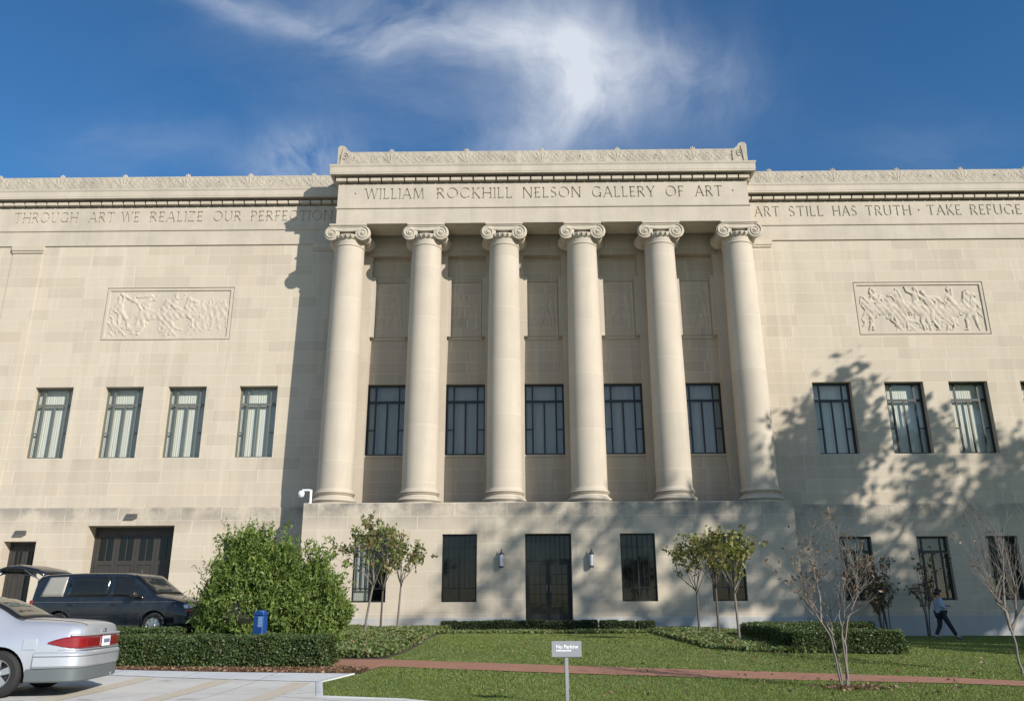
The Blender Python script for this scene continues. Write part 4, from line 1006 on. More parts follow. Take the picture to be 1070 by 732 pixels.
def stems(name, x, y, paths, mat, label, cat, twigs, leaves, leafmat, seed, base=.028, lsize=.045, group=None, tw_len=.30, twspread=.5):
    rng = random.Random(seed); z = g(x, y); r = empty(name, (x, y, z), label, cat, group); mb = MB(); tips = []
    for path in paths:
        pts = [Vector(p) for p in path]; n = len(pts); fine = []
        for i in range(n-1):
            for k in range(3): fine.append(pts[i].lerp(pts[i+1], k/3)+Vector((rng.gauss(0,.006), rng.gauss(0,.006), 0)))
        fine.append(pts[-1]); b = base*rng.uniform(.85,1.1); rad = [max(.005, b*(1-.78*i/(len(fine)-1))) for i in range(len(fine))]
        mb.tube(fine, rad, 8, 0, False)
        for k in range(twigs):
            i = rng.randint(int(len(fine)*.45), len(fine)-1); d = (fine[i]-fine[max(0,i-1)]).normalized() if i else Vector((0,0,1))
            a = Vector((rng.gauss(0,twspread), rng.gauss(0,twspread), rng.uniform(.2,.8)))
            branchy(mb, fine[i].copy(), (d*.8+a).normalized(), tw_len*rng.uniform(.6,1.3), max(.004, rad[i]*.6), 2, tips, rng, .5, .10, (1,2), .75, 5, .14, 3, .0028)
    mb.build('trunk', M[mat], r, 60)
    if leaves:
        T = np.array([t[0][:] for t in tips]); R2 = np.random.default_rng(seed); c = T[R2.integers(0, len(T), leaves)]+R2.normal(size=(leaves,3))*.03
        leaf_obj('crown', c, lsize, M[leafmat], r, rng=R2, elong=2.2)
    return r
MY = [[(-.09,-.04,-.04),(-.15,-.06,.47),(-.20,-.08,.79),(-.43,-.12,1.16),(-.58,-.14,1.36),(-.87,-.16,1.60)],
      [(-.05,.02,-.04),(-.08,.02,.46),(-.12,.05,.80),(-.08,.08,1.15),(-.28,.12,1.42),(-.40,.15,1.72)],
      [(0,-.02,-.04),(.05,.0,.62),(.0,-.03,1.08),(.06,-.05,1.36),(.16,-.10,1.75),(.15,-.10,2.1)],
      [(.04,.03,-.04),(.06,.06,.64),(.18,.10,1.02),(.40,.14,1.40),(.42,.16,1.74),(.36,.16,2.05)],
      [(.03,.0,.05),(-.02,-.10,.80),(.05,-.16,1.16),(.30,-.22,1.48),(.45,-.25,1.62)],
      [(-.30,-.05,.95),(-.27,.0,1.40),(-.30,.05,1.85),(-.34,.08,2.05)],
      [(-.10,.05,.78),(-.24,.14,1.10),(-.42,.2,1.40),(-.45,.2,1.85)]]
stems('bare_tree', 5.11, 13.8, MY, 'bark_pale', 'many stemmed nearly bare tree rising from the front lawn', 'tree', 12, 300, 'leaf_brown', 21, .020, .034)
o = leaf_obj('leaf_litter', np.c_[5.2+RNG.normal(size=400)*.22, 13.75+RNG.normal(size=400)*.16, np.full(400,.03)], .05, M['leaf_brown'], up=-.2); tag(o, 'ring of dark dry litter at the foot of the bare front tree', 'leaf litter', None, 'stuff')
RT = [[(0,0,-.04),(-.03,0,.30),(-.02,0,.58),(-.07,0,.75),(-.10,-.02,1.0),(-.17,-.04,1.26),(-.34,-.06,1.56),(-.58,-.08,1.87)],
      [(-.07,0,.75),(-.06,.04,1.04),(-.20,.06,1.39),(-.23,.08,1.78),(-.28,.1,2.27)],
      [(-.08,0,.85),(-.17,-.1,1.10),(-.30,-.14,1.22),(-.42,-.16,1.55)],
      [(-.05,0,.70),(.12,.05,1.05),(.20,.08,1.5),(.16,.1,2.2)],
      [(-.04,0,.8),(.25,-.04,1.2),(.5,-.06,1.7),(.62,-.1,2.3)],
      [(-.13,-.03,1.15),(-.08,-.06,1.6),(-.02,-.08,2.0),(.02,-.1,2.5)]]
stems('bare_tree', 9.12, 15.95, RT, 'bark_pale', 'pale bare tree with fanned branches, cut by the right edge of the photo', 'tree', 11, 60, 'leaf_brown', 22, .029, .032, None, .42, .45)
for k, (x, y, h, sp, n, lb) in enumerate([(13.95,33.2,1.15,.45,260,'thin twin stemmed shrub by the wall between two basement windows'),(14.35,33.6,1.30,.40,160,'rusty leaved shrub against the wall, left of the walking person'),(15.72,33.3,1.35,.5,140,'dark many stemmed shrub against the wall just behind the walking person')]):
    rr = random.Random(60+k); pp = []
    for q in range(4):
        a = rr.uniform(0, 2*PI); c, s_ = math.cos(a), math.sin(a)*.5
        pp.append([(c*.06,s_*.06,-.03),(c*.10,s_*.1,h*.4),(c*.16*sp*2,s_*.2,h*.8),(c*sp*.8,s_*.4,h*1.25),(c*sp*1.3,s_*.6,h*1.7)])
    stems('wall_shrub', x, y, pp, 'bark_dark', lb, 'shrub', 8, n*2, 'leaf_brown', 70+k, .028, .075, 'leggy shrubs against the right wing', .36)

# the big feathery bush: two clumps of upright plumes
def bush(x, y, label):
    z = g(x, y); r = empty('feathery_bush', (x, y, z), label, 'bush'); rng = np.random.default_rng(5); C_ = []; N_ = []
    lobes = [(-.80,.0,.55,.60,.7,.72),(-.55,-.1,1.22,.66,.7,1.0),(.0,.1,1.45,.75,.75,1.12),(.45,.0,1.45,.7,.7,1.0),(.75,-.15,.9,.8,.8,.85),(-.1,-.35,.7,1.05,.6,.7),(1.4,.25,1.0,.75,.7,.85),(1.75,.3,.75,.62,.6,.75),(1.15,-.1,.6,.7,.6,.6),(-.05,.0,1.75,.42,.35,.62),(-.35,.1,1.95,.3,.3,.5),(-.45,.05,2.05,.42,.35,.5),(1.35,.2,1.55,.3,.3,.42)]
    for (lx, ly, lz, rx, ry, rz) in lobes:
        k = int(9000*rx*rz/.6); u = rng.normal(size=(k,3)); u /= np.linalg.norm(u, axis=1)[:,None]; rad = rng.uniform(.55, 1.0, k)**.45
        rad *= .96+.24*np.sin(u[:,0]*7+lx*5)*np.sin(u[:,2]*6+ly*3)+.08*rng.normal(size=k)
        p = u*rad[:,None]*(rx,ry,rz)+(lx,ly,lz); p = p[p[:,2] > .02]; nz_ = np.sin(p[:,0]*8.3+p[:,2]*3.1)*np.sin(p[:,2]*7.1-p[:,1]*5+1.3)*np.sin(p[:,1]*6+p[:,0]*4); p = p[(nz_ > -.30) | (rng.random(len(p)) < .25)]; C_.append(p)
    # plumes sticking out of the top
    for k in range(420):
        lx, ly, lz, rx, ry, rz = lobes[rng.integers(len(lobes))]; a = rng.uniform(0, 2*PI); e = rng.uniform(.35, 1.4)
        d = np.array([math.cos(a)*math.cos(e), math.sin(a)*math.cos(e), math.sin(e)]); s0 = np.array([lx,ly,lz])+d*(rx,ry,rz)*.85
        t = np.linspace(0, 1, 22)[:,None]; L = rng.uniform(.22, .55); C_.append(s0+d*t*L+np.array([0,0,.45])*t**.7*L+rng.normal(size=(22,3))*.028)
    c = np.concatenate(C_); leaf_obj('foliage', c, .042, M['leaf_bush'], r, rng=rng, sizes=.032*np.exp(rng.normal(size=len(c))*.34), elong=3.0, up=.9, bend=.3)
    mb = MB(); rr = random.Random(4)
    for k in range(16):
        lx, ly, lz = lobes[k % len(lobes)][:3]; mb.tube([(lx*.45+rr.uniform(-.1,.1),ly*.4,-.05),(lx*.7,ly*.7,lz*.6),(lx,ly,lz*1.2)], [.03,.02,.008], 6, 0, False)
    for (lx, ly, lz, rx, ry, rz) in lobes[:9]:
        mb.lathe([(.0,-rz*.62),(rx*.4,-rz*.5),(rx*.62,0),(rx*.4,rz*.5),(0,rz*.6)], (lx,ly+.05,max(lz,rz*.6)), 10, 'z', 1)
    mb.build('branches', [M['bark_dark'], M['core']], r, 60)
bush(-6.62, 20.9, 'big feathery light green bush behind the long hedge')

# tall trees beyond the frame, to the right and behind: they shade the right wing and show in its glass
def tall_tree(x, y, H, cr, cz, seed, label, dens=1.0, trunk=.28, leaf=.26):
    rng = random.Random(seed); R2 = np.random.default_rng(seed); z = g(x, y); r = empty('tall_tree', (x, y, z), label, 'tree', 'tall street trees'); mb = MB(); tips = []
    f = Vector((rng.uniform(-.3,.3), rng.uniform(-.3,.3), cz-cr*.75)); mb.tube([(0,0,-.2),f*.5,f], [trunk,trunk*.8,trunk*.62], 10, 0, False)
    for k in range(6):
        a = 2*PI*k/6+rng.uniform(-.3,.3); s = rng.uniform(.5,1.1) if k else .1
        branchy(mb, f.copy(), Vector((math.cos(a)*s, math.sin(a)*s, 1)).normalized(), (H-f.z)*.42, trunk*.42, 3, tips, rng, .55, .06, (2,3), .70, 7, .10, 4, .02)
    mb.build('trunk', M['bark_dark'], r, 60)
    T = np.array([t[0][:] for t in tips]); n = int(7600*dens*(cr/5)**2)
    c = T[R2.integers(0, len(T), n)]+R2.normal(size=(n,3))*(.42,.42,.30)*(cr/4.5)
    leaf_obj('crown', c, leaf, M['leaf_tall'], r, rng=R2, elong=1.7); return r
SUN_AZ, SUN_EL = R(47), R(25.5)                       # azimuth from the facade's normal towards the right
SX, SY, SZ = math.sin(SUN_AZ)*math.cos(SUN_EL), -math.cos(SUN_AZ)*math.cos(SUN_EL), math.sin(SUN_EL)
TALL = [(12.9, 15.0, 9.4, 4.5, .62, 31, 'tall leafy tree standing off the right edge, nearest the museum'),
        (24.5, 14.0, 8.4, 4.8, .62, 32, 'tall leafy tree off the right edge, furthest right of the row'),
        (19.3, 20.0, 5.4, 5.4, .44, 33, 'broad leafy tree off the right edge, in the middle of the row'),
        (12.6, 22.0, 4.6, 4.6, .40, 35, 'round leafy tree off the right edge, behind the middle of the row'),
        (8.5, 20.0, -.8, 3.6, .9, 37, 'low leafy tree off the right edge, before the round one'),
        (4.3, 22.0, -2.0, 3.6, .8, 38, 'low leafy tree off the right edge, nearest the front lawn'),
        (12.5, 17.0, .0, 3.6, 1.0, 40, 'low leafy tree off the right edge, between the tall ones and the lawn'),
        (7.6, 24.0, 5.8, 4.1, .36, 34, 'thin crowned tree off the right edge, nearer the street'),
        (2.0, 27.0, 4.2, 3.6, .20, 36, 'sparse small crowned tree off the right edge, nearest the street'),
        (-2.6, 30.0, 3.6, 3.4, .11, 39, 'very sparse small tree off the right edge, beyond the front lawn')]
def shade_at(xw, s): return AX+xw+math.tan(SUN_AZ)*s, WY-s     # a tree standing s metres out whose shadow falls at xw on the wall
for xw, sd_, ztop, cr, dens, seed_, lb in TALL:
    x, y = shade_at(xw, sd_); dz = .699*sd_; tall_tree(x, y, ztop+dz, cr, ztop+dz-cr, seed_, lb, dens)

# ================================================================ CARS
def mono(xs, ys, x):
    xs = np.asarray(xs, float); ys = np.asarray(ys, float); h = np.diff(xs); d = np.diff(ys)/h; m = np.zeros_like(xs); m[0], m[-1] = d[0], d[-1]
    for i in range(1, len(xs)-1): m[i] = 0 if d[i-1]*d[i] <= 0 else 2*d[i-1]*d[i]/(d[i-1]+d[i])
    i = int(np.clip(np.searchsorted(xs, x)-1, 0, len(h)-1)); t = np.clip((x-xs[i])/h[i], 0, 1); t2, t3 = t*t, t*t*t
    return float((2*t3-3*t2+1)*ys[i]+(t3-2*t2+t)*h[i]*m[i]+(-2*t3+3*t2)*ys[i+1]+(t3-t2)*h[i]*m[i+1])
class Car:
    KEYS = ('zb','wb','zw','ww','zs','ws','zt','wt')
    def __init__(s, st, wheels, rw): s.st = st; s.xs = [r[0] for r in st]; s.wheels = wheels; s.rw = rw
    def par(s, x): return {k: mono(s.xs, [r[i+1] for r in s.st], x) for i, k in enumerate(s.KEYS)}
    def half(s, x):
        p = s.par(x); zb, wb, zw, ww, zs, ws, zt, wt = (p[k] for k in s.KEYS)
        return [(0,zb),(wb*.6,zb),(wb,zb+.01),(ww*.975,zb+.35*(zw-zb)),(ww,zw),((ww+ws)/2+.004,(zw+zs)/2),(ws,zs),(ws+(wt-ws)*.5,zs+(zt-zs)*.52),(wt,zt-.035),(wt-.10,zt-.006),(wt*.5,zt+.012),(0,zt+.016)]
    def top(s, x, f):                              # point on the roof line strip, f = -1..1
        p = s.par(x); w = p['wt']*.97; a = abs(f); z = p['zt']+.016*(1-a*a)-.02*max(0, a-.8)/.2
        return (x, w*f, z)
    def side(s, x, t):                             # point on the upper side, t = 0 belt .. 1 roof edge
        p = s.par(x); bow = .012*math.sin(t*PI); return (x, p['ws']+(p['wt']-p['ws'])*t+bow, p['zs']+(p['zt']-.035-p['zs'])*t)
    def low(s, x, z):                              # y of the body side at height z
        h = s.half(x)[2:7]
        for a, b in zip(h, h[1:]):
            if a[1] <= z <= b[1]: return a[0]+(b[0]-a[0])*(z-a[1])/(b[1]-a[1])
        return h[-1][0] if z > h[-1][1] else h[0][0]
    def body(s, mat, parent):
        xs = sorted(set([round(v, 3) for v in np.linspace(s.xs[0], s.xs[-1], 46)]+s.xs)); vs = []; fs = []; n = None
        for x in xs:
            h = s.half(x); ring = [(x,y,z) for y, z in h]+[(x,-y,z) for y, z in h[-2:0:-1]]; n = len(ring); vs += ring
        for i in range(len(xs)-1):
            for k in range(n): k2 = (k+1) % n; fs.append((i*n+k, (i+1)*n+k, (i+1)*n+k2, i*n+k2))
        fs.append(tuple(range(n))); fs.append(tuple((len(xs)-1)*n+k for k in range(n-1,-1,-1)))
        mb = MB(); mb.add(vs, fs); o = mb.build('body', mat)
        bm = bmesh.new(); bm.from_mesh(o.data); bmesh.ops.recalc_face_normals(bm, faces=bm.faces); bm.to_mesh(o.data); bm.free()
        sub = o.modifiers.new('s', 'SUBSURF'); sub.levels = 1; sub.render_levels = 1
        cut = MB()
        for wx in s.wheels:
            for sd in (-1, 1): cut.lathe([(s.rw+.055,.55*sd),(s.rw+.055,1.2*sd)] if sd > 0 else [(s.rw+.055,-1.2),(s.rw+.055,-.55)], (wx,0,s.rw), 32, 'y')
        co = cut.build('cut', mat)
        bm = bmesh.new(); bm.from_mesh(co.data); bmesh.ops.recalc_face_normals(bm, faces=bm.faces); bm.to_mesh(co.data); bm.free()
        md = o.modifiers.new('b', 'BOOLEAN'); md.object = co; md.operation = 'DIFFERENCE'; md.solver = 'EXACT'
        r = evaluated(o, 'body', mat, parent, 38, (0,0,0)); bpy.data.objects.remove(co)
        for wx in s.wheels:
            mb = MB(); mb.box(wx-s.rw-.045, wx+s.rw+.045, -.56, .56, .18, s.rw*2+.03); mb.build('wheel_well', M['interior'], parent)
        return r
    def sheet(s, name, fn, mat, parent, nu=10, nv=6, off=.010, mi=None):
        P = [[Vector(fn(i/nu, j/nv)) for j in range(nv+1)] for i in range(nu+1)]; vs = []; fs = []
        for i in range(nu+1):
            for j in range(nv+1):
                a = P[min(i+1,nu)][j]-P[max(i-1,0)][j]; b = P[i][min(j+1,nv)]-P[i][max(j-1,0)]; n = a.cross(b)
                n = n.normalized() if n.length > 1e-9 else Vector((0,0,1)); c = P[i][j]
                if n.dot(Vector((0, c.y, max(.25, c.z-.6)))) < 0: n = -n
                vs.append(c+n*off)
        k = len(vs)
        for i in range(nu):
            for j in range(nv): fs.append((i*(nv+1)+j, (i+1)*(nv+1)+j, (i+1)*(nv+1)+j+1, i*(nv+1)+j+1))
        mb = MB(); mb.add(vs, fs); o = mb.build(name, mat, parent, 60)
        md = o.modifiers.new('t', 'SOLIDIFY'); md.thickness = .012; md.offset = 0
        return o
    def sideglass(s, x0b, x1b, x0t, x1t, t0, t1, mat, parent, sd, off=.010, name='side_window'):
        def fn(u, v):
            t = t0+(t1-t0)*v; a = x0b+(x0t-x0b)*v; b = x1b+(x1t-x1b)*v; p = s.side(a+(b-a)*u, t); return (p[0], p[1]*sd, p[2])
        return s.sheet(name, fn, mat, parent, 8, 5, off)
    def band(s, name, path, z0, z1, th, mat, parent, bev=.012, taper=None):        # a strip wrapped round a plan outline [(x,y)]
        mb = MB(); vs = []; fs = []; n = 6
        for i, p in enumerate(path):
            q0, q1 = path[max(i-1,0)], path[min(i+1,len(path)-1)]; dx, dy = q1[0]-q0[0], q1[1]-q0[1]; l = math.hypot(dx, dy); nx, ny = dy/l, -dx/l
            k = taper(i, len(path)) if taper else 1.0; zm = (z0+z1)/2; za, zb_ = zm+(z0-zm)*k, zm+(z1-zm)*k; bv = min(bev, (zb_-za)*.3)
            for (o, z) in ((-.04,za),(th-bv,za),(th,za+bv),(th,zb_-bv),(th-bv,zb_),(-.04,zb_)): vs.append((p[0]+nx*o, p[1]+ny*o, z))
        for i in range(len(path)-1):
            for k in range(n): k2 = (k+1) % n; fs.append((i*n+k, i*n+k2, (i+1)*n+k2, (i+1)*n+k))
        fs.append(tuple(range(n-1,-1,-1))); fs.append(tuple((len(path)-1)*n+k for k in range(n)))
        mb.add(vs, fs); o = mb.build(name, mat, parent, 35)
        bm = bmesh.new(); bm.from_mesh(o.data); bmesh.ops.recalc_face_normals(bm, faces=bm.faces); bm.to_mesh(o.data); bm.free(); return o
    def wheel(s, x, sd, parent, w=.205, spokes=5, rimr=.62):
        e = bpy.data.objects.new('wheel', None); C.objects.link(e); e.parent = parent; e.location = (x, sd*(s.par(x)['ww']-w/2-.012), s.rw); r = s.rw
        mb = MB(); mb.lathe([(r*rimr,-w/2+.01),(r*.86,-w/2),(r*.97,-w/2+.03),(r,-w*.25),(r,w*.25),(r*.97,w/2-.03),(r*.86,w/2),(r*rimr,w/2-.01),(r*rimr,-w/2+.01)], n=40, axis='y', cap=False)
        mb.build('tyre', M['rubber'], e, 40)
        mb = MB(); y = sd*w/2; mb.lathe([(r*rimr+.005,y-sd*.02),(r*rimr,y-sd*.008),(r*(rimr-.06),y-sd*.025),(r*(rimr-.07),y-sd*.09)], n=40, axis='y', cap=False)
        mb.lathe([(.0,y-sd*.02),(.05,y-sd*.02),(.065,y-sd*.035),(.065,y-sd*.09),(0,y-sd*.09)], n=20, axis='y', cap=False)
        for k in range(spokes):
            a = 2*PI*k/spokes+.3; c, sn = math.cos(a), math.sin(a); q = r*(rimr-.03)
            mb.add([(c*.04-sn*.035, y-sd*.03, sn*.04+c*.035),(c*.04+sn*.035, y-sd*.03, sn*.04-c*.035),(c*q+sn*.05, y-sd*.035, sn*q-c*.05),(c*q-sn*.05, y-sd*.035, sn*q+c*.05),
                    (c*.04-sn*.03, y-sd*.08, sn*.04+c*.03),(c*.04+sn*.03, y-sd*.08, sn*.04-c*.03),(c*q+sn*.045, y-sd*.08, sn*q-c*.045),(c*q-sn*.045, y-sd*.08, sn*q+c*.045)],
                   [(0,1,2,3),(4,7,6,5),(0,4,5,1),(1,5,6,2),(2,6,7,3),(3,7,4,0)])
        mb.build('rim', M['alloy'], e, 35)
        mb = MB(); mb.lathe([(0,y-sd*.10),(r*rimr,y-sd*.10)], n=24, axis='y', cap=False); mb.build('brake_disc', M['blacktrim'], e)

# ---- silver saloon seen from its left rear corner (local x runs forward from the tail)
SED = Car([(0.00,.36,.58,.56,.72,.74,.71,.955,.60),(.07,.32,.70,.55,.82,.76,.805,1.005,.70),(.20,.29,.78,.55,.88,.79,.87,1.035,.75),(.55,.25,.82,.55,.91,.83,.90,1.065,.76),(.95,.22,.84,.55,.92,.85,.905,1.085,.74),
    (1.35,.21,.84,.55,.92,.85,.905,1.265,.63),(1.75,.20,.84,.55,.92,.845,.905,1.395,.585),(2.1,.20,.84,.55,.92,.85,.905,1.432,.58),(2.7,.20,.84,.55,.92,.85,.90,1.43,.58),(3.1,.20,.84,.55,.92,.845,.90,1.375,.585),
    (3.55,.20,.84,.55,.918,.83,.895,1.18,.65),(3.95,.20,.84,.55,.915,.81,.885,.995,.72),(4.5,.22,.80,.52,.89,.77,.85,.90,.68),(4.8,.26,.74,.50,.83,.69,.77,.80,.60),(4.96,.32,.60,.48,.70,.58,.64,.67,.48)], (1.12, 3.90), .325)
def plan(car, x1, n=9, y0=1.0):
    """outline of the tail seen from above, from the left side round to the right"""
    w = car.par(x1)['ww']; L = [(x1, w), (.30, car.par(.30)['ww']), (.16, car.par(.16)['ww']-.005), (.075, .83), (.025, .765), (-.002, .66), (-.016, .40), (-.02, 0)]
    return L + [(x, -y) for x, y in L[-2::-1]]
def build_sedan():
    r = empty('parked_car', (-7.42+.02, 12.72, 0), 'silver saloon car with a wide red tail light, cut by the left edge', 'car')
    fw = R(180+7.0)                                     # nose towards the left, away from the photo's middle
    r.rotation_euler = (0, 0, fw)
    c = SED; o = Vector((1.12, .80, 0)); rot = Matrix.Rotation(fw, 3, 'Z'); r.location = Vector((-7.66, 12.60, g(-7.4,12.6)+.012))-rot @ Vector((1.12, .82, 0))
    c.body(M['silver'], r)
    c.sheet('rear_window', lambda u, v: c.top(.99+(1.70-.99)*v, (-.93+1.86*u)*(1-.0*v)), M['carglass'], r, 12, 8, .010)
    c.sheet('rear_window_seal', lambda u, v: c.top(.96+(1.735-.96)*v, -.965+1.93*u), M['blacktrim'], r, 12, 8, .003)
    c.sheet('windscreen', lambda u, v: c.top(3.12+(3.90-3.12)*v, -.93+1.86*u), M['carglass'], r, 12, 8, .010)
    for sd in (-1, 1):
        c.sideglass(1.32,2.28,1.72,2.28,.10,.93,M['carglass'],r,sd); c.sideglass(2.38,3.58,2.38,3.10,.10,.93,M['carglass'],r,sd)
        mb = MB(); y = c.par(3.4)['ws']*sd; mb.lathe([(0,-.10),(.06,-.09),(.085,0),(.06,.09),(0,.10)], (3.45, y+sd*.10, .93), 12, 'y'); mb.build('mirror', M['silver'], r, 40)
        for dx in (1.55, 2.75):
            mb = MB(); yy = c.low(dx, .78); mb.cbox(dx, dx+.20, sd*yy-.022, sd*yy+.022, .765, .80, .008); mb.build('door_handle', M['silver'], r)
        for xx in (1.62, 2.33, 3.45):
            mb = MB(); mb.tube([(xx, sd*(c.low(xx, z)+.001), z) for z in (.30,.42,.55,.68,.80)], .004, 5); mb.build('door_gap', M['blacktrim'], r)
    P = plan(c, .72)
    bp = [p for p in P if p[0] < .60]; bp = [(.62, c.par(.62)['ww'])]+bp+[(.62, -c.par(.62)['ww'])]
    c.band('bumper', bp, .40, .63, .035, M['silver'], r, .03)
    c.band('bumper_line', bp, .555, .568, .040, M['cladding'], r, .003)
    c.band('lower_valance', [(.72, c.par(.72)['ww']-.02)]+bp[1:-1]+[(.72, -c.par(.72)['ww']+.02)], .205, .395, .012, M['cladding'], r, .02)
    lp = [(.46, c.par(.46)['ww'])]+[(x, math.copysign(c.low(x, .75), 1)) for x in (.36,.26)]+[p for p in P if p[0] < .17]; lp = lp+[(x, -y) for x, y in lp[2::-1]]
    c.band('tail_light', lp, .665, .835, .012, M['redlens'], r, .02, lambda i, n: (.12,.55,.85,1)[min(i, n-1-i, 3)])
    c.band('light_trim', [p for p in P if p[0] < .34], .650, .662, .016, M['silver'], r, .003)
    c.band('decklid_edge', [p for p in P if p[0] < .30], .842, .875, .014, M['silver'], r, .01)
    mb = MB(); mb.cbox(-.052, -.036, -.16, .16, .675, .825, .004); pl = mb.build('licence_plate', M['plate'], r)
    mb = MB()
    for k in range(6): mb.box(-.056, -.0525, -.12+k*.042, -.095+k*.042, .725, .78)
    mb.build('plate_marks', M['plateink'], pl)
    mb = MB(); fx = .62
    def fy(x, z): return c.low(x, z)
    mb.add([(fx+a, fy(fx+a, zz)+.004, zz) for a, zz in ((.0,.66),(.18,.66),(.18,.81),(.0,.81))], [(0,1,2,3)]); fd = mb.build('fuel_flap', M['silver'], r); md = fd.modifiers.new('t','SOLIDIFY'); md.thickness = .008
    mb = MB(); mb.tube([(.30,-.42,.25),(.02,-.42,.245),(-.035,-.42,.24)], .03, 12); mb.build('exhaust', M['chrome'], r, 40)
    mb = MB(); mb.box(.25, 4.6, -.70, .70, .19, .30); mb.build('underbody', M['blacktrim'], r)
    for sd in (-1, 1):                                 # side moulding
        mb = MB(); mb.tube([(x, sd*(c.low(x, .565)+.002), .565) for x in np.linspace(1.52, 3.45, 12)], .012, 6); mb.build('side_moulding', M['silver'], r, 40)
        mb = MB(); mb.add([v for x in np.linspace(1.50, 3.48, 10) for v in ((x, sd*(c.low(x,.25)+.004), .25), (x, sd*(c.low(x,.42)+.004), .42))], [(2*k,2*k+2,2*k+3,2*k+1) for k in range(9)]); q = mb.build('sill_cladding', M['cladding'], r); md = q.modifiers.new('t','SOLIDIFY'); md.thickness = .01; md.offset = 0
    for sd in (-1, 1):
        mb = MB(); mb.tube([(x, sd*c.par(x)['wt']*.90, c.par(x)['zt']+.006) for x in np.linspace(.04, .94, 14)], .0045, 5); mb.build('bootlid_gap', M['blacktrim'], r)
        mb = MB(); mb.tube([(-.014+.002*0, sd*.36, .66), (-.018, sd*.36, .84)], .005, 5); mb.build('light_seam', M['blacktrim'], r)
    mb = MB(); mb.lathe([(.035,-.006),(.035,.004),(.02,.006),(0,.006)], (-.012,0,.905), 16, 'x'); mb.build('badge', M['chrome'], r)
    for x in c.wheels:
        for sd in (-1, 1): c.wheel(x, sd, r)
    mb = MB(); mb.lathe([(0,-.06),(.10,-.05),(.12,.05)], (0,0,0), 12, 'x')
    for sd in (-1, 1):
        mb = MB(); mb.cbox(4.78, 4.90, sd*.62-.13, sd*.62+.13, .62, .74, .02); mb.build('headlight', M['clearlens'], r)
build_sedan()

